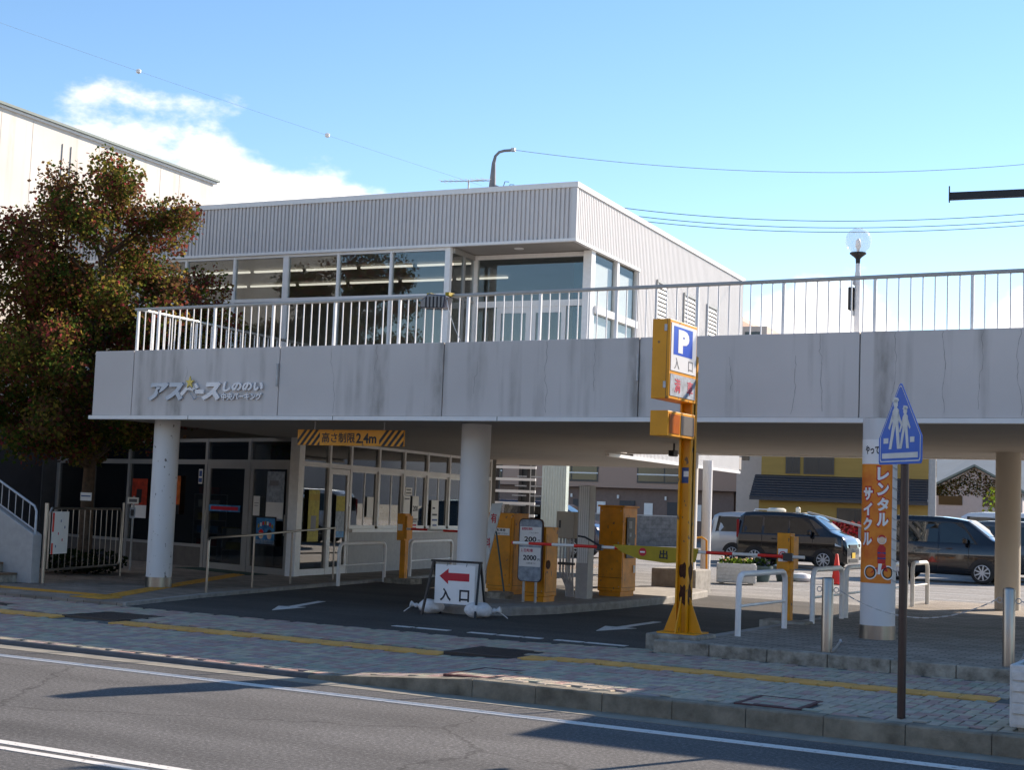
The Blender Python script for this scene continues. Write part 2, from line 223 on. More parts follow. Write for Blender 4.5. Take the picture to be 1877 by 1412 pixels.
# ------------------------------------------------------------------ mesh helpers
COL = scene.collection
class MB:
    def __init__(s): s.v = []; s.f = []; s.mi = []
    def add(s, vs, fs, mi=0):
        o = len(s.v); s.v += [tuple(p) for p in vs]; s.f += [tuple(i+o for i in q) for q in fs]; s.mi += [mi]*len(fs); return s
    def box(s, x0, x1, y0, y1, z0, z1, mi=0):
        return s.add([(x0,y0,z0),(x1,y0,z0),(x1,y1,z0),(x0,y1,z0),(x0,y0,z1),(x1,y0,z1),(x1,y1,z1),(x0,y1,z1)], [(0,3,2,1),(4,5,6,7),(0,1,5,4),(1,2,6,5),(2,3,7,6),(3,0,4,7)], mi)
    def prism(s, pts, z0, z1, mi=0):          # plan polygon (ccw) extruded in z
        n = len(pts); vs = [(x, y, z0) for x, y in pts]+[(x, y, z1) for x, y in pts]
        return s.add(vs, [tuple(range(n-1, -1, -1)), tuple(range(n, 2*n))]+[(i, (i+1) % n, n+(i+1) % n, n+i) for i in range(n)], mi)
    def plate(s, pts, y0, y1, mi=0):          # outline in XZ (ccw seen from -Y) extruded y0 (front) to y1
        n = len(pts); vs = [(x, y0, z) for x, z in pts]+[(x, y1, z) for x, z in pts]
        return s.add(vs, [tuple(range(n)), tuple(range(2*n-1, n-1, -1))]+[(i, n+i, n+(i+1) % n, (i+1) % n) for i in range(n)], mi)
    def bar(s, a, b, w, h=None, mi=0, up=(0, 0, 1)):
        h = h or w; a = Vector(a); b = Vector(b); d = (b-a).normalized(); up = Vector(up)
        if abs(d.dot(up)) > .98: up = Vector((0, 1, 0))
        sx = d.cross(up).normalized()*w/2; sz = sx.cross(d).normalized()*h/2
        vs = [a-sx-sz, a+sx-sz, a+sx+sz, a-sx+sz, b-sx-sz, b+sx-sz, b+sx+sz, b-sx+sz]
        return s.add(vs, [(0,1,2,3),(7,6,5,4),(0,4,5,1),(1,5,6,2),(2,6,7,3),(3,7,4,0)], mi)
    def cone(s, a, b, r0, r1=None, n=12, mi=0, cap=True):
        r1 = r0 if r1 is None else r1; a = Vector(a); b = Vector(b); d = (b-a).normalized()
        t = Vector((0, 0, 1)) if abs(d.z) < .9 else Vector((1, 0, 0)); p = d.cross(t).normalized(); q = d.cross(p)
        vs = []
        for c, rr in ((a, r0), (b, r1)):
            vs += [c+(p*math.cos(k*2*math.pi/n)+q*math.sin(k*2*math.pi/n))*rr for k in range(n)]
        fs = [(i, n+i, n+(i+1) % n, (i+1) % n) for i in range(n)]
        if cap: fs += [tuple(range(n)), tuple(range(2*n-1, n-1, -1))]
        return s.add(vs, fs, mi)
    def tube(s, pts, rad, n=8, mi=0):
        pts = [Vector(p) for p in pts]; vs = []; prev = None
        for i, p in enumerate(pts):
            d = (pts[min(i+1, len(pts)-1)]-pts[max(i-1, 0)]).normalized()
            if prev is None:
                t = Vector((0, 0, 1)) if abs(d.z) < .9 else Vector((1, 0, 0)); a = d.cross(t).normalized()
            else: a = (prev-d*prev.dot(d)).normalized()
            prev = a; b = d.cross(a); rr = rad[i] if isinstance(rad, (list, tuple)) else rad
            vs += [p+(a*math.cos(k*2*math.pi/n)+b*math.sin(k*2*math.pi/n))*rr for k in range(n)]
        fs = [(i*n+k, i*n+(k+1) % n, (i+1)*n+(k+1) % n, (i+1)*n+k) for i in range(len(pts)-1) for k in range(n)]
        fs += [tuple(range(n-1, -1, -1)), tuple(range((len(pts)-1)*n, len(pts)*n))]
        return s.add(vs, fs, mi)
    def lathe(s, prof, c=(0, 0, 0), n=24, mi=0, axis='z', cap=True):
        vs = []
        for rr, z in prof:
            for k in range(n):
                a = 2*math.pi*k/n; p = (rr*math.cos(a), rr*math.sin(a), z)
                if axis == 'y': p = (p[0], p[2], -p[1])
                vs.append((p[0]+c[0], p[1]+c[1], p[2]+c[2]))
        fs = [(i*n+k, i*n+(k+1) % n, (i+1)*n+(k+1) % n, (i+1)*n+k) for i in range(len(prof)-1) for k in range(n)]
        if cap: fs += [tuple(range(n-1, -1, -1)), tuple(range((len(prof)-1)*n, len(prof)*n))]
        return s.add(vs, fs, mi)
    def build(s, name, mats, parent=None, loc=None, rz=0., smooth=False, bevel=0., kind=None, label=None):
        me = bpy.data.meshes.new(name); me.from_pydata(s.v, [], s.f); me.update()
        if not isinstance(mats, (list, tuple)): mats = [mats]
        for mm in mats: me.materials.append(MATS[mm] if isinstance(mm, str) else mm)
        if len(mats) > 1: me.polygons.foreach_set('material_index', s.mi)
        if smooth:
            me.polygons.foreach_set('use_smooth', [True]*len(me.polygons)); me.set_sharp_from_angle(angle=R(38))
        o = bpy.data.objects.new(name, me); COL.objects.link(o)
        if parent: o.parent = parent
        if loc: o.location = loc
        o.rotation_euler.z = rz
        if bevel:
            b = o.modifiers.new('bevel', 'BEVEL'); b.width = bevel; b.segments = 2; b.limit_method = 'ANGLE'
        if kind: o['kind'] = kind
        if label: o['label'] = label
        return o
def thing(name, label, cat, loc=(0, 0, 0), rz=0., group=None):
    o = bpy.data.objects.new(name, None); COL.objects.link(o); o.location = loc; o.rotation_euler.z = rz; o.empty_display_size = .2
    o['label'] = label; o['category'] = cat
    if group: o['group'] = group
    return o
def tag(o, label, cat, group=None):
    o['label'] = label; o['category'] = cat
    if group: o['group'] = group
    return o
def struct(o): o['kind'] = 'structure'; return o
def copy_tree(o, parent=None):
    kids = list(o.children); c = o.copy(); COL.objects.link(c); c.parent = parent
    for k in kids: copy_tree(k, c)
    return c
def textmesh(body, width, height, depth=.003, bold=0., space=1.0):
    cu = bpy.data.curves.new('lettering', 'FONT'); cu.body = body; cu.size = 1; cu.extrude = .5; cu.offset = bold; cu.resolution_u = 3; cu.space_character = space
    o = bpy.data.objects.new('lettering', cu); COL.objects.link(o)
    bpy.context.view_layer.update(); dg = bpy.context.evaluated_depsgraph_get()
    me = bpy.data.meshes.new_from_object(o.evaluated_get(dg)); bpy.data.objects.remove(o); bpy.data.curves.remove(cu)
    co = [v.co.copy() for v in me.vertices]
    if not co: return me
    x0 = min(c.x for c in co); x1 = max(c.x for c in co); y0 = min(c.y for c in co); y1 = max(c.y for c in co)
    for v, c in zip(me.vertices, co):
        v.co = ((c.x-(x0+x1)/2)/(x1-x0)*width, -c.z*depth, (c.y-(y0+y1)/2)/max(y1-y0, 1e-6)*height)     # front towards -Y
    return me
def text(body, w_, h_, cx, y, cz, mat, parent, depth=.003, bold=0., name='lettering', space=1., shear=0., rz=0.):
    me = textmesh(body, w_, h_, depth, bold, space)
    if shear:
        for v in me.vertices: v.co.x += v.co.z*shear
    me.materials.clear(); me.materials.append(MATS[mat])
    o = bpy.data.objects.new(name, me); COL.objects.link(o); o.parent = parent; o.location = (cx, y, cz); o.rotation_euler.z = rz
    return o
def arc(cx, cy, rr, a0, a1, n=6): return [(cx+rr*math.cos(a0+(a1-a0)*i/n), cy+rr*math.sin(a0+(a1-a0)*i/n)) for i in range(n+1)]
def rrect(x0, x1, z0, z1, rr, n=5):
    return arc(x0+rr, z0+rr, rr, -math.pi, -math.pi/2, n)+arc(x1-rr, z0+rr, rr, -math.pi/2, 0, n)+arc(x1-rr, z1-rr, rr, 0, math.pi/2, n)+arc(x0+rr, z1-rr, rr, math.pi/2, math.pi, n)
# ------------------------------------------------------------------ ground, road, pavements
struct(MB().box(-900, 900, -300, 1400, -.4, -.06).build('ground', 'ground'))
struct(MB().box(-150, 150, 2.3, 10.36, -.3, 0).build('road', 'road'))
struct(MB().box(-150, 150, 10.36, 10.62, -.3, .004).build('gutter', 'gutter'))
struct(MB().box(-150, 150, -8, 2.3, -.3, .12).build('opposite_pavement', 'paver_grey'))
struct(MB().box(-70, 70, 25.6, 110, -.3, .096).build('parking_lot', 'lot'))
mk = MB()
for i in range(40): 
    x = -40+i*2.0; mk.box(x, x+1.995, 9.87, 10.0, .0005, .004)
struct(mk.build('edge_line_marking', 'paint_old'))
struct(MB().box(-60, 30, 6.56, 6.65, .0005, .004).box(-60, 30, 6.42, 6.49, .0005, .004).build('centre_line_marking', 'paint_old'))
# driveway asphalt (polygon), parking lot lies behind it
DR = [(-13.8, 14.4), (-5.8, 14.2), (-5.8, 25.6), (-15.9, 25.6), (-15.1, 20.9), (-14.33, 16.71)]
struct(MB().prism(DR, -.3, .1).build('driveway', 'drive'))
def arrow(cx, cy, ang, L, wd):
    c, s_ = math.cos(ang), math.sin(ang); pts = [(0, -.06), (L*.62, -.06), (L*.62, -wd), (L, 0), (L*.62, wd), (L*.62, .06), (0, .06)]
    b = MB(); P_ = [(cx+x*c-y*s_, cy+x*s_+y*c) for x, y in pts]; b.prism(P_, .1005, .104); return struct(b.build('arrow_marking', 'paint_old'))
arrow(-12.9, 17.6, R(-72), 2.1, .2); arrow(-7.95, 18.6, R(-88), 2.1, .22)
for k, (a, b) in enumerate(((-9.87, -9.6), (-9.55, -9.08), (-8.8, -8.45), (-8.4, -8.1), (-8.06, -7.83), (-7.65, -7.3), (-7.26, -6.76))):
    struct(MB().box(a, b, 14.9, 15.02, .1005, .104).build('dash_marking', 'paint_old'))
for k in range(9):                                     # parking bay lines
    y = 29.5+k*2.45
    if y > 33: struct(MB().box(-17.2, -11.6, y-.05, y+.05, .0965, .1).build('bay_marking', 'paint_line'))
    struct(MB().box(-10.6, -5.2, y-.05, y+.05, .0965, .1).build('bay_marking', 'paint_line'))
struct(MB().box(-6.05, -5.95, 15.0, 25.4, .1005, .104).build('lane_marking', 'paint_line'))
# sidewalk with pavers
def swz(x, y):                                          # pavement level: dropped in front of the driveway
    t = min(1, max(0, (x+7.9)/1.7)); front = .03+.12*t; back = .105+.045*t
    k = min(1, max(0, (y-10.8)/2.4)); return front+(back-front)*k
base = MB()
xs = [-60, -30, -8.2, -7.9, -7.5, -7.0, -6.6, -6.2, -5.6, 12, 60]; ys = [10.78, 12.0, 13.2, 14.46]
vs_ = [(x, y, swz(x, y)-.012) for y in ys for x in xs]; n_ = len(xs)
base.add(vs_, [(j*n_+i, j*n_+i+1, (j+1)*n_+i+1, (j+1)*n_+i) for j in range(len(ys)-1) for i in range(n_-1)])
sidewalk = struct(base.build('pavement', 'joint'))
covers = [(-13.2, -12.3, 12.79, 13.6), (-7.75, -6.92, 12.68, 13.45), (-3.97, -3.45, 10.83, 11.45), (-6.62, -6.18, 10.84, 11.55), (-15.6, -14.7, 12.75, 13.5)]
PM = ['paver_grey', 'paver_pink', 'paver_green', 'paver_beige', 'paver_mauve']
cell = .1; cand = []
for iy in range(0, 37):
    for ix in range(-210, 12):
        k = (ix-iy) % 4
        if k == 0: x0, x1, y0, y1 = ix*cell, (ix+2)*cell, 10.79+iy*cell, 10.79+(iy+1)*cell
        elif k == 3: x0, x1, y0, y1 = ix*cell, (ix+1)*cell, 10.79+iy*cell, 10.79+(iy+2)*cell
        else: continue
        mx_, my_ = (x0+x1)/2, (y0+y1)/2
        if y1 > (14.16 if mx_ > -6.1 else 14.44) or 12.51 < my_ < 12.95: continue
        if any(a-.02 < mx_ < b+.02 and c-.02 < my_ < d+.02 for a, b, c, d in covers): continue
        if mx_ < -1.45*my_+1: continue
        right = mx_ > -6
        mi = random.choices(range(5), (45, 16, 14, 25, 8) if right else (30, 24, 17, 12, 17))[0]
        cand.append((math.hypot(mx_, my_), x0, x1, y0, y1, k, mi, mx_, my_))
inframe = lambda c: -.62 < math.atan2(c[7], c[8])+.0 < -.165
near = sorted([c for c in cand if inframe(c) and c[7] > -6.1 and swz(c[7], c[8]) > .14])[:300]
nearset = set((c[1], c[3]) for c in near)
j = .0055; protos = {}
for c in near:
    key = (c[5], c[6])
    lx, ly = ((.2, .1) if c[5] == 0 else (.1, .2))
    if key not in protos:
        b = MB(); t_ = .006; X, Y = lx/2-j, ly/2-j
        b.add([(-X,-Y,-.02),(X,-Y,-.02),(X,Y,-.02),(-X,Y,-.02),(-X,-Y,-.004),(X,-Y,-.004),(X,Y,-.004),(-X,Y,-.004),(-X+t_,-Y+t_,0),(X-t_,-Y+t_,0),(X-t_,Y-t_,0),(-X+t_,Y-t_,0)],
              [(0,1,5,4),(1,2,6,5),(2,3,7,6),(3,0,4,7),(4,5,9,8),(5,6,10,9),(6,7,11,10),(7,4,8,11),(8,9,10,11)])
        o = b.build('paver', PM[c[6]], sidewalk); protos[key] = o
    else:
        o = protos[key].copy(); COL.objects.link(o)
    o.location = (c[7], c[8], swz(c[7], c[8])+random.uniform(-.0015, .0025)); o.rotation_euler = (random.gauss(0, .006), random.gauss(0, .006), 0)
rest = MB()
for c in cand:
    if (c[1], c[3]) in nearset: continue
    x0, x1, y0, y1 = c[1]+j, c[2]-j, c[3]+j, c[4]-j; dz = random.uniform(-.0015, .0025)
    q = [(x0, y0), (x1, y0), (x1, y1), (x0, y1)]
    rest.add([(x, y, swz(x, y)+dz-.02) for x, y in q]+[(x, y, swz(x, y)+dz) for x, y in q], [(4,5,6,7),(0,1,5,4),(1,2,6,5),(2,3,7,6),(3,0,4,7)], c[6])
rest.build('paver_field', PM, sidewalk, kind='stuff')
# tactile strip
tt = MB(); tt.box(-.146, .146, -.146, .146, -.02, .002)
for k in range(4): tt.box(-.13, .13, -.105+k*.07-.016, -.105+k*.07+.016, .002, .006)
tp = None
for i in range(62):
    x = -20.5+i*.3
    if any(a-.1 < x < b+.1 and c < 12.9 for a, b, c, d in covers[:2]) or x > -2.25: continue
    o = tt.build('tactile_tile', 'tactile', sidewalk) if tp is None else tp.copy()
    if tp is None: tp = o
    else: COL.objects.link(o)
    o.location = (x, 12.73, swz(x, 12.73)+.002)
    for sgn in (0,):
        pass
# covers
for i, (a, b, c, d) in enumerate((covers[0], covers[1], covers[4])):
    g_ = thing('drain_grate', ['dark steel drain grate in the pavement by the driveway mouth, furthest from the sign pole', 'dark steel drain grate in the pavement beside the yellow P sign pole', 'dark steel drain grate in the pavement near the steps'][i], 'grate', ((a+b)/2, (c+d)/2, swz((a+b)/2, (c+d)/2)))
    hx, hy = (b-a)/2, (d-c)/2; fr_ = MB()
    fr_.box(-hx, hx, -hy, -hy+.03, -.03, .004).box(-hx, hx, hy-.03, hy, -.03, .004).box(-hx, -hx+.03, -hy+.03, hy-.03, -.03, .004).box(hx-.03, hx, -hy+.03, hy-.03, -.03, .004).build('frame', 'dark_metal', g_)
    gb = MB()
    for k in range(14): y = -hy+.05+k*(2*hy-.1)/13; gb.box(-hx+.03, hx-.03, y-.009, y+.009, -.025, .002)
    for k in range(5): x = -hx+.1+k*(2*hx-.2)/4; gb.box(x-.006, x+.006, -hy+.03, hy-.03, -.028, -.002)
    gb.build('bars', 'dark_metal', g_); MB().box(-hx+.03, hx-.03, -hy+.03, hy-.03, -.05, -.045).build('pit', 'black', g_)
for i, (a, b, c, d) in enumerate(covers[2:4]):
    hx, hy = (b-a)/2, (d-c)/2; cx_, cy_ = (a+b)/2, (c+d)/2
    g_ = thing('manhole_cover', ['square paver-filled manhole cover with dark red frame near the crossing sign', 'square paver-filled manhole cover with dark red frame at the end of the raised kerb'][i], 'manhole cover', (cx_, cy_, swz(cx_, cy_)+.002))
    MB().box(-hx, hx, -hy, -hy+.035, -.02, .003).box(-hx, hx, hy-.035, hy, -.02, .003).box(-hx, -hx+.035, -hy+.035, hy-.035, -.02, .003).box(hx-.035, hx, -hy+.035, hy-.035, -.02, .003).box(-.12, .12, -hy+.035, -hy+.08, -.02, .004).build('frame', 'manhole_red', g_)
    fl = MB()
    for p_ in range(4):
        for q_ in range(6): 
            x0 = -hx+.04+p_*(2*hx-.08)/4; y0 = -hy+.04+q_*(2*hy-.08)/6; fl.box(x0+.004, x0+(2*hx-.08)/4-.004, y0+.004, y0+(2*hy-.08)/6-.004, -.02, .001+random.random()*.001, random.choice((0, 1, 2, 0)))
    fl.build('infill', ['paver_grey', 'paver_green', 'paver_pink'], g_); MB().box(-hx+.03, hx-.03, -hy+.03, hy-.03, -.03, -.012).build('tray', 'joint', g_)
# kerbs
kerb = struct(MB().box(-7.9, 60, 10.66, 10.76, -.3, -.0).build('kerb', 'joint'))
for i in range(16):
    x0 = -6.2+i*.6; q = .012
    pr = [(10.625, -.02), (10.625, .15-q), (10.635, .15), (10.775, .15), (10.775, -.02)]
    b = MB(); n5 = len(pr); b.add([(x0+.003, y, z) for y, z in pr]+[(x0+.597, y, z) for y, z in pr], [tuple(range(n5-1, -1, -1)), tuple(range(n5, 2*n5))]+[(k, (k+1) % n5, n5+(k+1) % n5, n5+k) for k in range(n5)])
    o = b.build('kerb_block', 'kerb', kerb); o.location.z = random.uniform(-.003, .003); o.location.y = random.uniform(-.003, .003)
b = MB(); b.add([(-7.9,10.625,-.02),(-6.203,10.625,-.02),(-6.203,10.775,-.02),(-7.9,10.775,-.02),(-7.9,10.625,.035),(-6.203,10.625,.148),(-6.203,10.775,.15),(-7.9,10.775,.035)], [(0,3,2,1),(4,5,6,7),(0,1,5,4),(1,2,6,5),(2,3,7,6),(3,0,4,7)]); b.build('ramp_kerb_block', 'kerb', kerb)
pr = [(10.625, -.02), (10.625, .02), (10.64, .04), (10.67, .05), (10.72, .045), (10.775, .03), (10.775, -.02)]; n5 = len(pr)
b = MB(); b.add([(-60, y, z) for y, z in pr]+[(-7.903, y, z) for y, z in pr], [tuple(range(n5-1, -1, -1)), tuple(range(n5, 2*n5))]+[(k, (k+1) % n5, n5+(k+1) % n5, n5+k) for k in range(n5)])
struct(b.build('dropped_kerb', 'kerb_dark', smooth=True))
# right plaza
plz = struct(MB().prism([(-5.78, 14.35), (60, 14.35), (60, 25.59), (-5.78, 25.59)], -.3, .27).build('plaza', 'plaza_bricks'))
k2 = struct(MB().box(-5.9, 60, 14.2, 14.345, -.3, .12).build('plaza_kerb', 'joint'))
for i in range(15):
    x0 = -6.1+i*.62; b = MB(); b.box(x0+.003, x0+.617, 14.17, 14.345, .0, .272); b.build('kerb_block', 'concrete_old', k2, bevel=.012)
MB().box(-5.92, -5.785, 14.35, 25.58, .0, .268).build('side_kerb', 'concrete', k2)
# left plaza
struct(MB().prism([(-60, 14.47), (-13.85, 14.47), (-14.5, 16.75), (-15.27, 20.9), (-16.05, 25.6), (-16.6, 36), (-60, 36)], -.3, .135).build('entrance_plaza', 'plaza_left'))
ek = MB(); ep = [(-13.78, 14.47), (-14.34, 16.71), (-15.11, 20.9), (-15.9, 25.6)]; eq = [(-13.845, 14.47), (-14.495, 16.75), (-15.265, 20.9), (-16.045, 25.6)]
for k in range(3): ek.prism([ep[k], ep[k+1], eq[k+1], eq[k]], .0, .15)
struct(ek.build('plaza_edging', 'concrete'))
def strip(p, q, wd, z, mi='tactile_gold', nm='tactile_strip'):
    p = Vector(p); q = Vector(q); d = (q-p).normalized(); n = Vector((-d.y, d.x))*wd/2
    b = MB(); b.prism([tuple(p-n), tuple(q-n), tuple(q+n), tuple(p+n)], z-.002, z+.003)
    k = 0
    while k*.3+.28 < (q-p).length:
        for s_ in (-.1, 0, .1):
            a = p+d*(k*.3+.03)+Vector((-d.y, d.x))*s_; c = a+d*.24; m_ = Vector((-d.y, d.x))*.018; b.prism([tuple(a-m_), tuple(c-m_), tuple(c+m_), tuple(a+m_)], z+.003, z+.007)
        k += 1
    return struct(b.build(nm, mi))
strip((-22, 15.35), (-14.95, 15.3), .3, .137); strip((-14.75, 15.05), (-16.3, 18.3), .3, .137); strip((-16.35, 18.45), (-18.0, 22.0), .3, .137)
struct(MB().box(-15.1, -14.5, 14.75, 15.14, .136, .145).build('tactile_pad', 'tactile_gold'))
mt = struct(MB().prism([(-20.0, 22.3), (-17.6, 21.6), (-17.5, 22.1), (-19.8, 22.85)], .1365, .146).build('door_mat', 'mat_green')); del mt['kind']; tag(mt, 'dark green entrance mat in front of the sliding glass doors', 'mat')
# ------------------------------------------------------------------ main building
bld = thing('parking_building', 'grey concrete parking building with deck on round columns and corrugated upper floor', 'building', (0, 0, 0))
DZ0, DZ1 = 2.765, 3.08
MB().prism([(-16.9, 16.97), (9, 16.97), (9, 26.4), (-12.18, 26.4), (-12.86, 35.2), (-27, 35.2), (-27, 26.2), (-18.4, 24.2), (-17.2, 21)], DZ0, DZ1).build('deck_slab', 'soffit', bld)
jx = [-17.02, -16.19, -13.32, -10.49, -7.56, -4.72, -1.88, .96, 3.8, 6.64, 9]
for i in range(len(jx)-1): MB().box(jx[i]+.007, jx[i+1]-.007, 16.85, 16.965, 2.80, 3.82).build('fascia_panel', 'fascia', bld, bevel=.006)
MB().box(-17.0, 9, 16.875, 16.96, 2.81, 3.80).build('fascia_joint_filler', 'joint', bld)
MB().prism([(-17.02, 16.972), (-16.905, 16.972), (-17.205, 21), (-17.32, 21)], 2.8, 3.82).build('fascia_panel', 'fascia', bld)
MB().box(-17.06, 9, 16.82, 16.845, 2.74, 2.797).box(-17.06, 9, 16.845, 16.96, 2.74, 2.762).build('drip_trim', 'white_metal', bld)
for i in range(9): MB().box(-15.0+i*2.7, -14.99+i*2.7, 16.8185, 16.8195, 2.74, 2.797).build('trim_joint', 'joint', bld)
MB().box(7.0, 9, 26.3, 26.42, 2.8, 3.3).box(-12.0, 7, 26.3, 26.42, 2.74, 3.2).build('rear_edge_beam', 'white_paint', bld)
for (x, z) in ((-13.34, 3.25), (-7.57, 3.28)): MB().cone((x, 16.825, z-.02), (x, 16.825, z+.32), .017, n=8).build('drain_pipe', 'galv', bld, smooth=True)
se = thing('stair_enclosure', 'grey concrete stair enclosure standing on the deck beyond the globe lamp', 'enclosure', (-1.45, 16.97, 3.08)); MB().box(0, 7.5, 0, .15, 0, 1.83).box(0, .15, .15, 3, 0, 1.83).build('wall', 'fascia', se); MB().box(-.05, 7.55, -.05, 3.05, 1.83, 1.9).build('roof', 'white_metal', se)
# cracks in the panels
ck = random.Random(5)
for x in (-15.1, -12.4, -11.6, -9.95, -8.9, -8.2, -6.9, -6.35, -5.5, -5.2, -4.3, -3.75, -3.3, -2.9):
    b = MB(); z = 3.80 if ck.random() < .6 else 3.55; zb = 2.83 if ck.random() < .5 else 3.1; pts = []; xx = x
    while z > zb: pts.append((xx, z)); z -= ck.uniform(.03, .08); xx += ck.gauss(0, .012)
    for (a, c), (d, e) in zip(pts, pts[1:]):
        w_ = ck.uniform(.0012, .003); b.add([(a-w_, 16.8485, c), (a+w_, 16.8485, c), (d+w_, 16.8485, e), (d-w_, 16.8485, e)], [(0, 3, 2, 1)])
    b.build('crack', 'crack', bld)
def column(x, y, rr, z0, ring=True, mat='column', nm='column', top=DZ0):
    MB().lathe([(rr, z0), (rr, top)], (x, y, 0), 40).build(nm, mat, bld, smooth=True)
    if ring: MB().lathe([(rr+.006, z0), (rr+.006, z0+.165)], (x, y, 0), 40).build('column_skirt', 'steel', bld, smooth=True)
column(-15.97, 17.45, .2, .13, mat='column_scuffed'); column(-10.6, 18.0, .213, .2, False); column(-4.38, 16.55, .195, .26); column(-4.33, 24.15, .195, .26, False, 'column_bounce_tint'); column(-10.51, 26.0, .14, .1, False); column(-10.95, 28.0, .1, .1, False, top=2.7); column(2.2, 16.6, .235, .26); column(2.2, 24.2, .24, .26, False)
MB().box(-11.1, -10.2, 25.6, 26.4, .0, .55).build('column_footing', 'concrete', bld, bevel=.02)
# upper floor, local frame at its front right corner
UB = R(4.34); up = thing('x', '', '', (-12.01, 23.68, 0), UB); del up['label'], up['category']; up.name = 'upper_floor'; up.parent = bld
def corrug(L, pitch, depth):
    pts = []; n = int(L/pitch)
    for i in range(n): 
        x = i*L/n; p = L/n; pts += [(x, 0), (x+p*.58, 0), (x+p*.66, depth), (x+p*.92, depth)]
    pts.append((L, 0)); return pts
def cladding(name, L, z0, z1, mat, place, parent, pitch=.088, depth=.034):
    pts = corrug(L, pitch, depth); b = MB(); n = len(pts)
    b.add([place(x, d, z0) for x, d in pts]+[place(x, d, z1) for x, d in pts], [(i, i+1, n+i+1, n+i) for i in range(n-1)]); return b.build(name, mat, parent)
cladding('cladding', 12, 6.6, 7.58, 'clad', lambda x, d, z: (x-12, -.042+d, z), up)
cladding('cladding', 11.3, 6.6, 7.58, 'clad_side', lambda x, d, z: (.042-d, x, z), up)
cladding('cladding', 11.3-3.45, 2.72, 6.6, 'clad_side', lambda x, d, z: (.042-d, x+3.45, z), up)
MB().box(-12, 0, 0, 11.3, 6.62, 7.5).build('roof_block', 'midgrey', up)
MB().box(-.05, 0, 3.5, 11.28, 2.74, 6.62).build('side_wall', 'midgrey', up)
MB().box(-12.06, .07, -.07, .1, 7.56, 7.66).box(-.1, .07, .1, 11.36, 7.56, 7.66).build('roof_trim', 'white_metal', up)
MB().box(-.045, .055, -.062, -.006, 6.6, 7.555).build('corner_trim', 'clad_side', up)
MB().box(-12, .06, -.06, .02, 6.545, 6.6).box(-.02, .06, .02, 3.5, 6.545, 6.6).build('cladding_trim', 'white_metal', up)
MB().box(-.02, .065, 2.0, 11.34, 2.66, 2.72).build('wall_foot_trim', 'white_metal', up)
MB().box(-12, -.06, .02, 6.0, 6.56, 6.61).build('ceiling', 'soffit', up)
MB().box(-12, -.06, 6.0, 6.1, 3.08, 6.56).box(-12.1, -12, 0, 11.3, 3.08, 7.5).build('inner_wall', 'interior_wall', up)
MB().box(-12, -.06, 11.15, 11.28, 2.8, 6.6).build('rear_wall', 'midgrey', up)
MB().box(-12, -.06, .03, 6.0, 3.085, 3.12).build('floor', 'interior', up)
MB().lathe([(.09, 6.545), (.1, 6.558)], (-1.35, .5, 0), 20).build('downlight', 'white_metal', up, smooth=True)
mx_ = [-12, -11.3, -10.05, -8.81, -7.58, -6.32, -5.08, -3.87, -2.62]
for i, x in enumerate(mx_):
    wd = .06 if i in (5,) else (.055 if i == 8 else .025)
    MB().box(x-wd, x+wd, -.01, .09, 3.08, 6.545).build('mullion', 'white_metal' if i != 8 else 'white_paint', up)
MB().box(-12, -2.68, -.005, .085, 5.58, 5.65).box(-12, -2.68, -.006, .086, 3.08, 3.16).box(-12, -2.68, 0, .08, 6.49, 6.544).build('transom', 'white_metal', up)
for i in range(8):
    MB().box(mx_[i]+.02, mx_[i+1]-.02, .035, .043, 3.16, 5.58).build('window_pane', 'glass_up', up); MB().box(mx_[i]+.02, mx_[i+1]-.02, .035, .043, 5.65, 6.49).build('window_pane', 'glass_up', up)
for row, yy in enumerate((1.6, 3.4)):
    for k in range(7):
        x = -10.9+k*1.35
        if x < -3: MB().box(x, x+1.22, yy-.03, yy+.03, 6.49, 6.53).build('ceiling_lamp', 'lamp_tube', up)
# recessed entrance
MB().box(-2.565, -2.515, .09, 1.0, 6.44, 6.545).box(-2.565, -2.515, .09, 1.0, 3.08, 3.16).box(-2.56, -2.52, .09, 1.0, 5.58, 5.64).box(-2.57, -2.51, .5, .56, 3.08, 6.545).build('return_frame', 'alu', up); MB().box(-2.545, -2.537, .1, .98, 3.16, 6.44).build('window_pane', 'glass_up', up)
MB().box(-2.57, -2.47, .98, 1.1, 3.08, 6.545).build('entrance_post', 'white_paint', up); MB().box(-.17, -.0, .9, 1.1, 3.08, 6.545).build('entrance_post', 'white_paint', up)
for z0, z1 in ((5.5, 5.62), (6.46, 6.545), (3.08, 3.14)): MB().box(-2.47, -.17, 1.0, 1.085, z0, z1).build('entrance_transom', 'white_paint', up)
MB().box(-2.47, -.17, 1.04, 1.048, 5.62, 6.46).build('window_pane', 'glass_up', up)
for x0, x1 in ((-2.47, -2.02), (-.55, -.17)): MB().box(x0+.01, x1-.01, 1.04, 1.048, 3.14, 5.5).build('window_pane', 'glass_up', up)
MB().box(-.52, -.17, 1.3, 1.34, 3.14, 6.4).build('curtain', 'teal', up)
for x0, x1 in ((-2.02, -1.3), (-1.27, -.55)):
    d_ = MB(); d_.box(x0, x0+.09, 1.02, 1.07, 3.1, 5.5).box(x1-.09, x1, 1.02, 1.07, 3.1, 5.5).box(x0+.09, x1-.09, 1.02, 1.07, 5.38, 5.5).box(x0+.09, x1-.09, 1.02, 1.07, 3.1, 3.3); d_ = d_.build('glass_door', 'white_metal', up)
    MB().box(x0+.09, x1-.09, 1.04, 1.048, 3.3, 5.38).build('pane', 'glass_up', d_); MB().cone((x1-.05 if x0 < -1.5 else x0+.05, .99, 4.0), (x1-.05 if x0 < -1.5 else x0+.05, .99, 4.5), .014, n=8).build('handle', 'steel', d_)
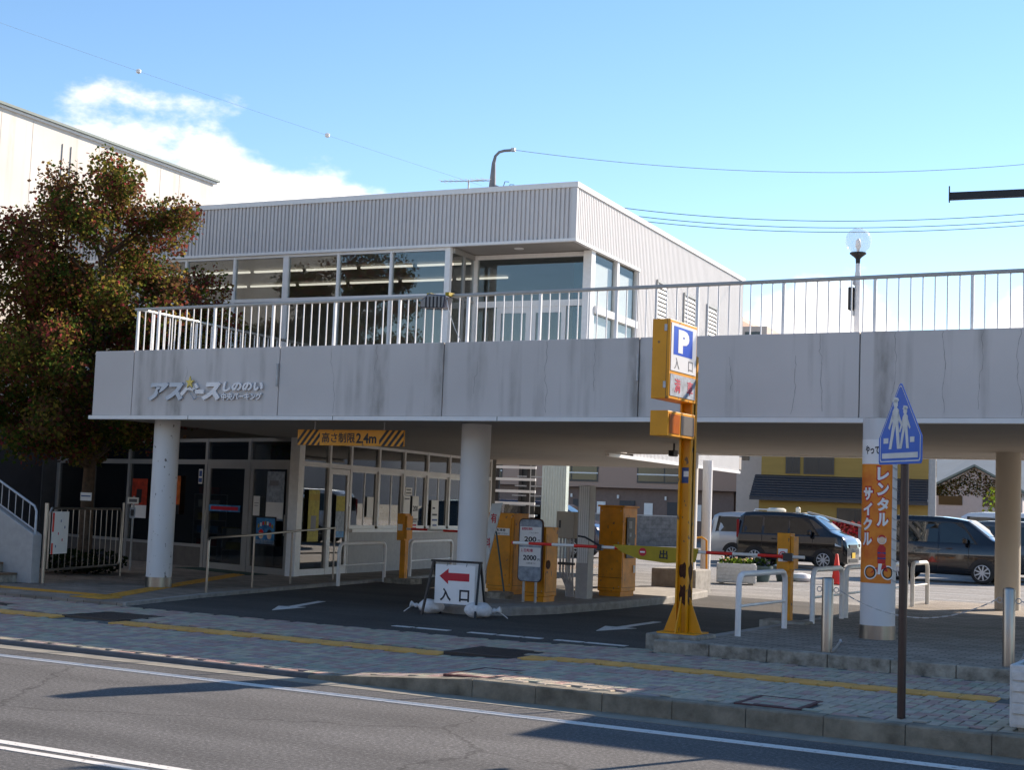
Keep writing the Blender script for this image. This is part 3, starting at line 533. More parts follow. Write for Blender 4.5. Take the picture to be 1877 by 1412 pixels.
# side windows with blinds
for y0, y1 in ((1.12, 2.22), (2.34, 3.42)):
    for z0, z1 in ((3.15, 5.36), (5.5, 6.5)):
        MB().box(-.03, -.022, y0, y1, z0, z1).build('window_pane', 'glass_side', up); MB().box(-.1, -.09, y0, y1, z0, z1-(.12 if z0 > 5 else 0)).build('blind', 'blind', up)
MB().box(-.06, .03, 2.22, 2.34, 3.1, 6.545).box(-.06, .03, 3.42, 3.5, 3.1, 6.545).build('mullion', 'white_metal', up); MB().box(-.06, .045, 1.1, 3.45, 5.36, 5.5).build('side_transom', 'white_metal', up)
for y0, y1 in ((4.6, 5.22), (6.46, 7.18), (8.22, 8.88)):
    fr_ = MB().box(.035, .075, y0-.05, y0, 4.0, 6.5).box(.035, .075, y1, y1+.05, 4.0, 6.5).box(.035, .085, y0-.05, y1+.05, 6.5, 6.56).box(.044, .05, y0, y1, 4.0, 6.5).build('louvre', 'alu', up)
    for k in range(26):
        z = 4.05+k*.094; b = MB(); b.add([(.05, y0, z+.07), (.05, y1, z+.07), (.083, y1, z), (.083, y0, z), (.05, y0, z+.062), (.05, y1, z+.062), (.08, y1, z-.006), (.08, y0, z-.006)], [(0,1,2,3),(7,6,5,4),(3,2,6,7),(0,3,7,4),(1,5,6,2)]); b.build('slat', 'white_metal', fr_)
# roof antenna
an = thing('tv_antenna', 'small television antenna on the flat roof', 'antenna', (-15.75, 26.0, 7.5)); MB().cone((0, 0, 0), (0, 0, 1.0), .016, n=6).build('mast', 'galv', an)
b = MB(); b.cone((-.7, 0, .9), (.45, .1, .85), .009, n=5)
for k in range(9): x = -.65+k*.13; b.cone((x, -.16, .9-.045*k/9), (x, .18, .9-.045*k/9), .005, n=4)
for k in range(4): b.cone((.1+k*.1, -.25, .8), (.1+k*.1, .25, .92), .005, n=4)
b.build('elements', 'galv', an).location.z = .12
# ground floor: door wall, local frame at corner post
gd = thing('x', '', '', (-17.0, 22.2, .135), R(-16)); del gd['label'], gd['category']; gd.name = 'entrance_wall'; gd.parent = bld
H1 = DZ0-.135
for x in (-9.3, -7.7, -6.09, -4.6, -3.05, -1.53, -.12): MB().box(x-.045, x+.045, -.04, .06, 0, H1).build('mullion', 'alu', gd)
MB().box(-9.3, -.17, -.035, .055, 2.1, 2.2).box(-9.3, -.17, -.03, .05, H1-.07, H1-.002).box(-9.3, -3.1, -.034, .054, .40, .46).build('transom', 'alu', gd)
MB().box(-9.3, -3.1, -.02, .14, 0, .4).build('base_wall', 'base_dark', gd)
xs_ = [-9.3, -7.7, -6.09, -4.6, -3.05, -1.53, -.12]
for i in range(6):
    MB().box(xs_[i]+.045, xs_[i+1]-.045, 0, .008, 2.2, H1-.07).build('window_pane', 'glass_low', gd)
    if i < 4: MB().box(xs_[i]+.045, xs_[i+1]-.045, 0, .008, .46, 2.1).build('window_pane', 'glass_low', gd)
for x0, x1 in ((-3.0, -1.58), (-1.48, -.17)):
    d_ = MB().box(x0, x0+.1, -.03, .02, .0, 2.1).box(x1-.1, x1, -.03, .02, 0, 2.1).box(x0+.1, x1-.1, -.03, .02, 2.02, 2.1).box(x0+.1, x1-.1, -.03, .02, .0, .12).build('sliding_door', 'alu', gd)
    MB().box(x0+.1, x1-.1, -.008, 0, .12, 2.02).build('pane', 'glass_low', d_); hx = x0+.06 if x0 < -2 else x1-.06
    MB().cone((hx, -.07, .75), (hx, -.07, 1.15), .013, n=8).cone((hx, -.07, .8), (hx, -.03, .8), .008, n=6).cone((hx, -.07, 1.1), (hx, -.03, 1.1), .008, n=6).build('handle', 'steel', d_)
# office wall
ofc = thing('x', '', '', (-17.0, 22.2, .135), R(97)); del ofc['label'], ofc['category']; ofc.name = 'office_wall'; ofc.parent = bld
# local x runs back along the wall, local -y faces the driveway
MB().box(-.1, .1, -.1, .1, 0, H1).build('corner_post', 'white_paint', ofc)
ms = [.1, 1.22, 2.1, 3.35, 4.55, 5.75, 6.95, 8.2, 9.45]
for x in ms[1:]: MB().box(x-.035, x+.035, -.045, .055, (.0 if x < 2.2 else .95), H1).build('mullion', 'white_metal', ofc)
MB().box(.1, 9.45, -.04, .05, 2.1, 2.19).box(.1, 9.45, -.035, .045, H1-.06, H1-.002).build('transom', 'white_metal', ofc); MB().box(2.1, 9.45, -.12, .06, .83, .90).build('sill', 'white_paint', ofc)
MB().box(2.1, 9.45, -.05, .1, 0, .83).build('base_wall', 'greypost', ofc)
for i in range(len(ms)-1):
    MB().box(ms[i]+.03, ms[i+1]-.03, 0, .008, 2.19, H1-.06).build('window_pane', 'glass_low', ofc)
    if i == 0: 
        MB().box(ms[0]+.03, ms[1]-.03, 0, .008, .1, 2.1).build('window_pane', 'glass_low', ofc); MB().box(ms[0], ms[1], -.03, .03, 0, .12).build('sill', 'white_paint', ofc)
    elif i == 1:
        x0, x1 = ms[1]+.04, ms[2]-.04; d_ = MB().box(x0, x0+.09, -.03, .02, .0, 2.09).box(x1-.09, x1, -.03, .02, 0, 2.09).box(x0+.09, x1-.09, -.03, .02, 1.98, 2.09).box(x0+.09, x1-.09, -.03, .02, 0, .14).build('office_door', 'white_paint', ofc)
        MB().box(x0+.09, x1-.09, -.008, 0, .14, 1.98).build('pane', 'glass_low', d_); MB().cone((x1-.05, -.075, .85), (x1-.05, -.075, 1.35), .013, n=8).build('handle', 'steel', d_)
    else:
        mid = (ms[i]+ms[i+1])/2
        for kk, (x0, x1, yo) in enumerate(((ms[i]+.035, mid+.02, -.03), (mid-.02, ms[i+1]-.035, 0))):
            s_ = MB().box(x0, x0+.035, yo, yo+.025, .90, 2.1).box(x1-.035, x1, yo, yo+.025, .90, 2.1).box(x0+.035, x1-.035, yo, yo+.025, .90, .97).box(x0+.035, x1-.035, yo, yo+.025, 2.05, 2.1).build('sliding_window', 'white_metal', ofc); MB().box(x0+.035, x1-.035, yo+.01, yo+.016, .97, 2.05).build('pane', 'glass_low', s_)
# interior and rear walls of the ground floor
MB().prism([(-18.25, 31.55), (-18.05, 31.7), (-27, 34), (-27, 33.8)], .1, DZ0).prism([(-27.1, 25.0), (-26.9, 25.0), (-26.9, 34), (-27.1, 34)], .1, DZ0).build('ground_floor_wall', 'interior', bld)
MB().prism([(-26.5, 27.5), (-19.3, 25.4), (-19.35, 25.5), (-26.5, 27.6)], .14, DZ0).build('partition', 'interior_dark', bld)
MB().box(-21.5, -19.4, 27.5, 31, .14, .9).build('office_counter', 'interior_wall', bld)
MB().cone((-19.2, 23.9, .14), (-19.2, 23.9, 2.7), .16, n=20).build('inner_column', 'interior_wall', bld)
for i, (x, y, w_, h_, mt_) in enumerate(((-22.5, 26.2, .5, 1.5, 'interior_wall'), (-21.6, 25.9, .4, .75, 'poster_grey'), (-20.6, 25.0, .5, .75, 'interior_wall'), (-19.9, 24.6, .35, 1.1, 'beige'), (-19.2, 29.0, .5, 1.3, 'interior_wall'), (-19.6, 31.0, .5, 1.7, 'greypost'))):
    o = thing('shop_shelf', ['tall pale shelf deep inside the dark entrance hall', 'low grey rack inside the entrance hall', 'low pale counter inside the sliding doors', 'beige leaflet stand inside the sliding doors', 'pale cabinet inside the office', 'grey locker inside the office'][i], 'shelf', (x, y, .136)); MB().box(-w_, w_, -.02, .25, 0, .06).box(-w_, -w_+.03, -.02, .25, .06, h_).box(w_-.03, w_, -.02, .25, .06, h_).box(-w_+.03, w_-.03, .22, .25, .06, h_).build('carcass', mt_, o)
    for k in range(1, int(h_/.3)+1): MB().box(-w_+.03, w_-.03, -.01, .22, k*.3-.02, k*.3).build('shelf_board', mt_, o); MB().box(-w_+.08, w_*.4, .03, .15, k*.3, k*.3+.16).build('stock', ('paper', 'poster_red', 'poster_blue', 'poster_yellow')[(k+i) % 4], o)
# posters and notices
def poster(nm, label, cat, parent_xf, x, y, z, w_, h_, mat, bits=()):
    o = MB().box(-w_/2, w_/2, -.002, .002, -h_/2, h_/2).build(nm, mat); o.matrix_world = parent_xf @ Matrix.Translation((x, y, z)); tag(o, label, cat)
    for bt in bits: 
        bx0, bx1, bz0, bz1, bm = bt; MB().box(bx0, bx1, -.004, -.0025, bz0, bz1).build('print', bm, o)
    return o
XG = Matrix.Translation((-17.0, 22.2, .135)) @ Matrix.Rotation(R(-16), 4, 'Z'); XO = Matrix.Translation((-17.0, 22.2, .135)) @ Matrix.Rotation(R(97), 4, 'Z') 
poster('poster', 'red poster with white lower third on the glass beside the left column', 'poster', XG, -5.55, -.06, 1.35, .62, .85, 'poster_red', ((-.31, .31, -.425, -.15, 'paper'), (-.12, .1, -.1, .2, 'black')))
poster('poster', 'dark orange poster with black lower edge behind the left column', 'poster', XG, -4.25, -.06, 1.45, .62, .8, 'poster_orange', ((-.31, .31, -.4, -.2, 'black'), (-.2, .2, -.18, -.02, 'redtape')))
poster('notice', 'blue and white accessibility sticker on the glass beside the sliding door', 'sticker', XG, -3.2, -.06, 1.85, .14, .3, 'paper', ((-.05, .05, .0, .12, 'sticker_blue'), (-.06, .06, -.12, -.03, 'sticker_blue')))
poster('door_strip', 'narrow blue strip with red lettering across the sliding door glass', 'sticker', XG, -2.28, -.06, 1.22, 1.1, .13, 'poster_blue', ((-.48, .48, -.035, .035, 'red'),))
poster('notice', 'plain white paper notice on the right sliding door', 'notice', XG, -1.18, -.06, 1.3, .22, .38, 'paper', ((-.07, .07, .05, .06, 'inkgrey'), (-.07, .05, .0, .01, 'inkgrey')))
poster('poster', 'grey collage poster with white and blue footer on the right sliding door', 'poster', XG, -.58, -.06, 1.5, .56, .95, 'poster_grey', ((-.28, .28, -.475, -.12, 'paper'), (-.28, .28, -.475, -.43, 'poster_blue'), (-.2, .1, .2, .3, 'midgrey')))
bp = poster('poster_board', 'blue poster showing two round heads, low on the right sliding door', 'poster', XG, -.82, -.075, .82, .68, .56, 'black', ((-.3, .3, -.25, .25, 'poster_blue'), (-.3, .3, -.25, -.17, 'paper')))
for hx in (-.13, .14): MB().plate(arc(hx, -.08, .075, 0, 2*math.pi*.97, 14), -.007, -.005).build('print', 'skin', bp); MB().plate(arc(hx, -.045, .08, .1, math.pi-.1, 10), -.0085, -.0075).build('print', 'redtape' if hx < 0 else 'black', bp)
for hx in range(7): MB().box(-.25+hx*.075, -.2+hx*.075, -.0065, -.0045, .06+.06*math.sin(hx/6*math.pi), .13+.06*math.sin(hx/6*math.pi)).build('print', ('banner_yellow', 'signwhite', 'redtape')[hx % 3], bp)
poster('poster', 'yellow flyer on the fixed glass next to the office door', 'poster', XO, .62, -.05, 1.15, .42, 1.0, 'poster_yellow', ((-.2, .2, .3, .42, 'banner_yellow'), (-.1, .1, -.3, .0, 'midgrey')))
poster('poster', 'pale yellow and blue flyer on the office door glass', 'poster', XO, 1.68, -.05, 1.15, .36, .85, 'poster_grey', ((-.18, .18, .1, .4, 'poster_yellow'), (-.18, .18, -.42, -.3, 'poster_blue')))
nn = [(2.95, 1.35, .28, .42, 'small blank notice on the first office window', ()), (4.75, 1.72, .34, .17, 'landscape notice high on the office window by the gate post', ((-.12, .12, .02, .05, 'inkgrey'), (-.13, .13, -.05, -.02, 'inkgrey'))),
      (4.68, 1.32, .32, .6, 'tall pale notice on the office window by the gate post', ((-.12, .12, .22, .25, 'inkgrey'),)), (5.12, 1.35, .32, .55, 'price notice reading 200 on the office window', ()), (5.08, .98, .36, .3, 'notice with pink rows below the price notice on the office window', ((-.12, .12, -.02, .02, 'inkred'), (-.12, .12, -.09, -.05, 'inkred'), (-.12, .12, .06, .08, 'ink'))),
      (6.15, 1.2, .38, .7, 'tall notice with bold rows on the last clear office window', ((-.13, .0, .15, .19, 'ink'), (-.14, .12, .0, .04, 'ink'), (-.14, .14, -.12, -.08, 'sticker_blue'), (-.1, .12, -.24, -.2, 'sticker_blue')))]
for x, z, w_, h_, lb, bits in nn:
    o = poster('notice', lb, 'notice', XO, x, -.055, z, w_, h_, 'paper', bits)
    if '200' in lb: text('200', .24, .12, 0, -.004, 0, 'ink', o, bold=.02)
# railing on the deck
rl = thing('deck_railing', 'white steel balustrade along the deck edge with grey handrail', 'railing', (0, 16.98, 3.82))
posts = [-16.27, -15.84]+[-14.71+1.125*i for i in range(20)]
pm = bm_ = None
def inst(proto, b, name, mat, parent, loc, **k):
    if proto is None: o = b.build(name, mat, parent, **k); o.location = loc; return o
    o = proto.copy(); COL.objects.link(o); o.location = loc; return o
PB = MB().box(-.018, .018, -.018, .018, 0, .645); BB = MB().box(-.007, .007, -.007, .007, .0, .645)
p0 = b0 = None
for i, x in enumerate(posts):
    o = inst(p0, PB, 'post', 'white_paint', rl, (x, 0, 0)); p0 = p0 or o
    if i+1 < len(posts):
        nx = posts[i+1]; n = 8 if nx-x > .6 else 3
        for k in range(1, n): o = inst(b0, BB, 'baluster', 'white_paint', rl, (x+(nx-x)*k/n, 0, 0)); b0 = b0 or o
MB().box(-16.34, 6.7, -.028, .028, .645, .69).build('handrail', 'alu', rl, bevel=.012)
rs = thing('side_railing', 'white balustrade running back along the tree side of the deck', 'railing', (-16.3, 17.02, 3.82), R(93.5))
p0 = b0 = None
for i in range(7):
    x = .35+i*1.1; o = inst(p0, PB, 'post', 'white_paint', rs, (x, 0, -.001)); p0 = p0 or o
    for k in range(1, 8):
        if i < 6: o = inst(b0, BB, 'baluster', 'white_paint', rs, (x+k*1.1/8, 0, -.001)); b0 = b0 or o
MB().box(.03, 7.1, -.028, .028, .645, .69).build('handrail', 'steel', rs, bevel=.012); MB().box(0.1, 7.1, -.06, .06, -.75, -.002).build('upstand', 'fascia', rs)
# logo sign on the fascia
lg = thing('building_sign', 'raised metal building name lettering with gold star on the fascia', 'sign', (0, 16.845, 0))
text('ア', .36, .28, -15.62, -.02, 3.165, 'logo_blue', lg, .03, .06, shear=.3, name='letter'); text('ス', .36, .28, -15.28, -.02, 3.165, 'logo_blue', lg, .03, .06, shear=.2, name='letter')
text('ベ', .36, .26, -15.0, -.02, 3.165, 'logo_white', lg, .03, .05, shear=.15, name='letter'); text('ー', .17, .07, -14.82+.03, -.02, 3.16, 'logo_white', lg, .03, .05, name='letter'); text('ス', .36, .28, -14.5-.05, -.02, 3.165, 'logo_white', lg, .03, .06, shear=.2, name='letter')
text('しののい', .76, .15, -13.98+.02, -.02, 3.235, 'logo_white', lg, .025, .05, shear=.2, name='letter'); text('中央パーキング', .76, .11, -13.98, -.02, 3.085, 'logo_white', lg, .025, .03, name='letter')
st = []
for k in range(10): a = math.pi/2+k*math.pi/5; q = .09 if k % 2 == 0 else .036; st.append((-14.97+q*math.cos(a), 3.30+q*math.sin(a)*1.1))
MB().plate(st, -.06, -.04).build('star', 'gold', lg)
# height limit sign
hs = thing('height_limit_sign', 'yellow height limit sign board with black hazard stripes hung from the soffit', 'sign', (-12.47, 17.5, 2.525))
MB().box(-.955, .955, 0, .03, -.118, .118).build('board', 'yellow', hs, bevel=.004)
for x in (-.65, .6): MB().cone((x, .015, .118), (x, .015, .24), .008, n=6).build('hanger', 'galv', hs)
for side in (-1, 1):
    for k in range(5):
        x0 = (-.955 if side < 0 else .52)+k*.105-.06; xl, xr = (-.952, -.54) if side < 0 else (.53, .952)
        q = [(x0, -.116), (x0+.055, -.116), (x0+.055+.19, .116), (x0+.19, .116)]
        pts = []                                       # clip against the stripe field
        def clip(P_, f_, inside):
            o_ = []
            for (a, b) in zip(P_, P_[1:]+P_[:1]):
                ia, ib = inside(a), inside(b)
                if ia: o_.append(a)
                if ia != ib: t_ = (f_-a[0])/(b[0]-a[0]); o_.append((f_, a[1]+t_*(b[1]-a[1])))
            return o_
        q = clip(q, xl, lambda p: p[0] >= xl)
        if q: q = clip(q, xr, lambda p: p[0] <= xr)
        if len(q) >= 3: MB().plate(q, -.002, -.0005).build('stripe', 'ink', hs)
text('高さ制限', .6, .15, -.2, -.002, 0, 'ink', hs, .002, .015); text('2.4m', .36, .15, .3, -.002, -.005, 'ink', hs, .002, .03)
# floodlight on the rail, lamp post
fl = thing('floodlight', 'dark blue floodlight clamped on the deck handrail with hanging cable', 'floodlight', (-10.65, 16.9, 4.4))
MB().plate([(-.2, -.1), (.17, -.12), (.2, .06), (-.08, .1), (-.21, 0)], -.14, .06).build('housing', 'car_navy', fl, bevel=.015)
for k in range(5): MB().box(-.12+k*.06, -.105+k*.06, -.15, -.13, -.1, .05).build('fin', 'black', fl)
MB().box(-.16, -.1, -.05, .1, .09, .12).box(.14, .2, -.05, .1, .07, .12).build('clamp', 'banner_yellow', fl); MB().tube([(.2, -.1, 0), (.25, -.12, -.15), (.35, -.1, -.4), (.42, -.06, -.56)], .005, 5).build('cable', 'white_metal', fl)
gl = thing('globe_lamp', 'glass globe lamp on a slim white post with black loudspeaker box', 'lamp', (-4.86, 17.2, 3.08))
MB().lathe([(.035, 0), (.035, 1.5), (.028, 1.52), (.028, 1.62)], (0, 0, 0), 16).build('post', 'white_paint', gl, smooth=True)
MB().lathe([(.025, 1.6), (.03, 1.68), (.05, 1.7), (.1, 1.74), (.1, 1.752), (.03, 1.752)], (0, 0, 0), 20).build('cap', 'black', gl, smooth=True)
MB().lathe([(.16*math.sin(a), 1.9-.16*math.cos(a)) for a in [R(x) for x in (8, 20, 35, 50, 65, 80, 95, 110, 125, 140, 155, 168, 177)]], (0, 0, 0), 28).build('globe', 'globe_frost', gl, smooth=True)
MB().lathe([(.018, 1.752), (.018, 1.8), (.035, 1.83), (.03, 1.9), (.005, 1.93)], (0, 0, 0), 14).build('bulb', 'signwhite', gl, smooth=True)
MB().box(-.1, -.035, -.06, .05, 1.05, 1.33).build('speaker_box', 'black', gl, bevel=.01); MB().box(-.05, 0, -.03, .03, 1.36, 1.42).box(-.05, 0, -.03, .03, .98, 1.04).build('bracket', 'galv', gl)
# ------------------------------------------------------------------ white building, left
wb = thing('white_building', 'tall white rendered building with dark green roof edge behind the tree', 'building', (-26.0, 20, 0), R(4.34))
MB().box(-14, 0, -12, 10.6, 3.3, 10.3).build('wall', 'whitewall', wb); MB().box(-14, .02, -12, 10.62, 0, 3.3).build('lower_wall', 'darkgrey', wb); MB().box(-14.1, .12, -12.1, 10.75, 10.3, 10.36).build('roof_edge', 'roof_green', wb); MB().box(-14, .06, -12, 10.68, 10.24, 10.298).build('roof_trim', 'white_metal', wb)  # lower_wall: dark grey imitates the deep shade low on this wall
for y, L in ((5.15, 1.1), (6.3, 1.0), (7.4, 1.3), (9.6, .9), (10.25, 1.2)):
    z1 = 9.7-random.random()*.3; b = MB(); b.add([(.003, y, z1), (.003, y+.1, z1-L*.8), (.003, y+.06, z1-L), (.003, y-.09, z1-L*.9)], [(0, 3, 2, 1)]); b.build('stain', 'beige', wb)
for y in (1.2, 2.6, 3.6, 5.9, 6.9, 8.3, 9.1): MB().box(.0, .004, y, y+.012, 3.3, 10.2).build('wall_joint', 'whitewall_joint', wb)
for y in (4.6, 4.9): MB().box(.0, .02, y, y+.01, 7.6, 9.9).build('cable', 'midgrey', wb)
nb = MB().box(.0, .45, 2.2, 3.4, 6.2, 7.4).build('wall_box', 'galv', wb); MB().box(-.02, .12, 2.5, 3.3, 7.4, 7.42).build('box_lid', 'dark_metal', nb)
MB().box(0.023, .06, 4.6, 5.7, .14, 2.3).build('door', 'interior_dark', wb); 
poster('notice', 'small white accessibility plate on the dark wall behind the tree', 'plate', Matrix.Translation((-19.6, 20.6, 1.45)), 0, 0, 0, .28, .12, 'paper', ((-.1, .1, -.03, .03, 'inkgrey'),)); poster('notice', 'small grey pictogram plate below the white plate behind the tree', 'plate', Matrix.Translation((-19.6, 20.6, 1.22)), 0, 0, 0, .14, .2, 'poster_grey', ((-.04, .04, -.06, .06, 'ink'),))
nl = thing('notice_post', 'thin post carrying small plates behind the steel gate', 'post', (-19.6, 20.62, .135)); MB().cone((0, 0, 0), (0, 0, 1.4), .02, n=8).build('shaft', 'galv', nl)
# stairs at the left edge
stt = thing('stairs', 'concrete steps with brown treads and a side wall by the pavement', 'stairs', (-17.62, 15.95, .135))
for k in range(6): MB().box(-.32*(k+1)-1.2, -.32*k-.15, -.75, .27, .15*k, .15*(k+1)-.03).build('step', 'concrete_old', stt); MB().box(-.32*(k+1)-1.2, -.32*k-.14, -.76, .27, .15*(k+1)-.03, .15*(k+1)).build('tread', 'stair_tread', stt)
b = MB(); b.plate([(.15, 0), (.15, .75), (.1, .78), (-3.2, 2.3), (-3.2, 0)], .28, .46); b.build('side_wall', 'greypost', stt, bevel=.01)
hrl = thing('stair_handrail', 'blue grey tube handrail with balusters on the stair wall', 'handrail', (-17.78, 16.3, .135))
MB().tube([(.27, 0, .0), (.27, 0, 1.12), (.22, 0, 1.2), (-3.2, 0, 2.78)], .02, 8).build('handrail', 'galv', hrl, smooth=True); MB().tube([(.27, 0, .82), (-3.2, 0, 2.42)], .012, 6).build('lower_rail', 'galv', hrl)
for k in range(14): x = .12-k*.16; MB().cone((x, 0, 1.21-(x-.22)*.462-.36), (x, 0, 1.21-(x-.22)*.462), .008, n=6).build('baluster', 'galv', hrl)
# steel gate
gt = thing('steel_gate', 'stainless tube gate with vertical bars beside the steps', 'gate', (-17.42, 16.42, .135), math.atan2(2.68, -.97))
MB().cone((0, 0, 0), (0, 0, 1.25), .032, n=14).build('post', 'steel', gt, smooth=True); MB().cone((2.85, 0, 0), (2.85, 0, 1.28), .022, n=12).build('post', 'steel', gt, smooth=True)
MB().tube([(.12, 0, .22), (.12, 0, 1.1), (.18, 0, 1.17), (2.72, 0, 1.17), (2.78, 0, 1.1), (2.78, 0, .25), (2.72, 0, .2), (.18, 0, .2), (.12, 0, .27)], .019, 8).build('frame', 'steel', gt, smooth=True)
for k in range(12): MB().cone((.3+k*.21, 0, .2), (.3+k*.21, 0, 1.16), .008, n=6).build('bar', 'steel', gt)
pn = MB().box(.16, .72, -.03, -.022, .45, 1.12).build('gate_banner', 'paper'); pn.matrix_world = Matrix.Translation((-17.42, 16.42, .135)) @ Matrix.Rotation(math.atan2(2.68, -.97), 4, 'Z') @ Matrix.Rotation(0, 4, 'Z'); 
for p_ in ((.16, .22, .8, 1.1), (.16, .22, .45, .62)): MB().box(p_[0], p_[1], -.0335, -.031, p_[2], p_[3]).build('print', 'redtape', pn)
for k in range(5): x = .3+k*.07; z = .55+((k*37) % 5)*.1; MB().box(x, x+.025, -.0335, -.031, z, z+.04).build('print', 'red' if k % 2 else 'sticker_blue', pn)
tag(pn, 'white banner with red spots tied to the steel gate', 'banner')
fl_ = MB().box(-.13, .13, -.004, .004, -.07, .07).build('tree_tag', 'paper'); fl_.location = (-18.75, 18.55, 1.5); MB().box(-.11, .11, -.006, -.0045, .0, .02).build('print', 'sticker_blue', fl_); tag(fl_, 'small white name plate on the tree trunk', 'plate')
# ramp handrail
hr = thing('ramp_handrail', 'stainless handrail on posts along the edge of the entrance paving', 'handrail', (0, 0, .14))
hp = [(-14.65, 17.05), (-15.1, 18.68), (-15.47, 20.16), (-15.9, 21.99)]
MB().tube([(*hp[0], .0), (*hp[0], .78), (hp[0][0]-.02, hp[0][1]+.06, .82), (*hp[1], .85), (*hp[2], .9), (*hp[3], .95)], .019, 8).build('rail', 'steel', hr, smooth=True)
for (x, y), z in zip(hp[1:], (.85, .9, .95)): MB().cone((x, y, 0), (x, y, z), .017, n=8).build('post', 'steel', hr, smooth=True)
# U-shaped guards
def guard(p, q, z, label, hgt=.68):
    p = Vector(p); q = Vector(q); d = (q-p); L = d.length; o = thing('guard_bar', label, 'barrier', (p.x, p.y, z), math.atan2(d.y, d.x), 'white U-shaped guard bars')
    a = .12; pts = [(0, 0, 0), (0, 0, hgt-a)]+[(a-a*math.cos(t), 0, hgt-a+a*math.sin(t)) for t in (R(30), R(60), R(90))]+[(L-a+a*math.sin(t), 0, hgt-a+a*math.cos(t)) for t in (0, R(30), R(60), R(90))]+[(L, 0, 0)]
    MB().tube(pts, .034, 10).build('hoop', 'white_paint', o, smooth=True); MB().cone((0, 0, hgt*.48), (L, 0, hgt*.48), .016, n=8).build('crossbar', 'white_paint', o, smooth=True)
guard((-5.62, 15.4), (-5.62, 17.0), .27, 'white hooped guard bar between the P sign pole and the yellow gate post'); guard((-5.62, 18.1), (-5.62, 19.4), .27, 'white hooped guard bar just behind the yellow exit gate post'); guard((-5.62, 19.6), (-5.62, 20.9), .27, 'white hooped guard bar half hidden by the banner column'); guard((-5.62, 21.6), (-5.62, 22.9), .27, 'white hooped guard bar behind the banner column and the crossing sign pole'); guard((-5.62, 23.3), (-5.62, 24.3), .27, 'white hooped guard bar standing where the plaza meets the sunny lot')
guard((-15.05, 20.98), (-15.38, 22.9), .1, 'white hooped guard bar in front of the office door', .74); guard((-15.78, 24.4), (-16.22, 26.7), .1, 'white hooped guard bar below the office windows', .74)
# ------------------------------------------------------------------ island with parking equipment
isl = [(-11.05, 17.75), (-10.85, 17.45), (-10.45, 17.3), (-10.05, 17.38), (-9.75, 17.7), (-9.5, 18.6), (-9.4, 20.5), (-9.45, 23), (-9.75, 25.1), (-10.1, 25.45), (-11.0, 25.45), (-11.5, 24.5), (-11.65, 20.5), (-11.4, 18.6)]
io = MB().prism(isl, .0, .22).build('traffic_island', 'concrete', bevel=.025); tag(io, 'low concrete island carrying the parking machines and a round column', 'island')
def cabinet(nm, label, cat, x, y, w_, d_, z1, mat='orange_old', rz=0., plinth=True):
    o = thing(nm, label, cat, (x, y, .22), rz); MB().box(-w_/2, w_/2, -d_/2, d_/2, .08, z1-.22).build('cabinet', mat, o, bevel=.008)
    if plinth: MB().box(-w_/2+.02, w_/2-.02, -d_/2+.02, d_/2-.02, 0, .08).build('plinth', mat, o)
    return o
tm = cabinet('ticket_machine', 'yellow ticket machine cabinet leaning flag sign in front', 'machine', -11.32, 20.35, .46, .5, 1.5); tm['label'] = 'yellow ticket machine cabinet with small white label, behind the slanted flag sign'
MB().box(-.19, .19, -.262, -.252, .16, 1.2).build('door_panel', 'orange_old', tm, bevel=.004); lp = MB().box(-.1, .17, -.268, -.2625, .93, 1.04).build('label_plate', 'signwhite', tm); text('駐車券', .16, .045, .02, -.269, 1.01, 'ink', tm, .001, .02); MB().plate([(-.14, .98), (-.1, .94), (-.1, 1.02)], -.268, -.263).build('pointer', 'ink', tm)
text('お取り下さい', .2, .03, .035, -.269, .955, 'ink', tm, .001, .01)
pm_ = cabinet('gate_cabinet', 'yellow gate cabinet behind the grey price board', 'machine', -10.14, 19.25, .36, .4, 1.32); MB().cone((.181, -.1, .55), (.186, -.1, .55), .07, n=10).build('rust_patch', 'rust', pm_)
pb = thing('price_board', 'grey parking price board reading 200 and 2000 on a thin red rimmed frame', 'sign', (-10.09, 18.82, .22))
MB().plate(rrect(-.2, .2, .3, 1.22, .07), 0, .03).build('rim', 'rust', pb); MB().plate(rrect(-.185, .185, .31, 1.205, .06), -.006, .0).build('panel', 'poster_grey', pb)
MB().cone((.1, .02, 0), (.1, .02, .3), .02, n=8).build('leg', 'galv', pb); MB().cone((-.1, .02, 0), (-.1, .02, .3), .02, n=8).build('leg', 'galv', pb)
for z0, z1 in ((.83, 1.1), (.52, .8)): MB().box(-.175, .175, -.009, -.0065, z0, z1).build('price_panel', 'signwhite', pb)
text('昼間駐車料', .18, .04, -.06, -.0095, 1.07, 'inkred', pb, .001, .02); text('200', .2, .075, -.0, -.0095, .92, 'ink', pb, .001, .03); text('円', .035, .035, .14, -.0095, .9, 'ink', pb, .001, .01); text('ごとに30分', .16, .022, .05, -.0095, 1.015, 'ink', pb, .001)
text('１日駐車', .2, .05, -.05, -.0095, .755, 'inkred', pb, .001, .02); text('2000', .22, .075, 0, -.0095, .65, 'ink', pb, .001, .03); text('円', .035, .035, .145, -.0095, .625, 'ink', pb, .001, .01); text('上限料金です', .16, .022, .02, -.0095, .57, 'ink', pb, .001)
gp = thing('equipment_post', 'square grey post with fluted cover standing on the island', 'post', (-10.04, 20.55, .22)); MB().box(-.1, .1, -.1, .1, 0, 1.76).build('shaft', 'greypost', gp)
for k in range(5): MB().box(-.08+k*.036, -.055+k*.036, -.112, -.1005, .55, 1.75).build('flute', 'white_metal', gp)
MB().box(-.102, .102, -.108, -.1, .0, .54).build('lower_cover', 'greypost', gp)
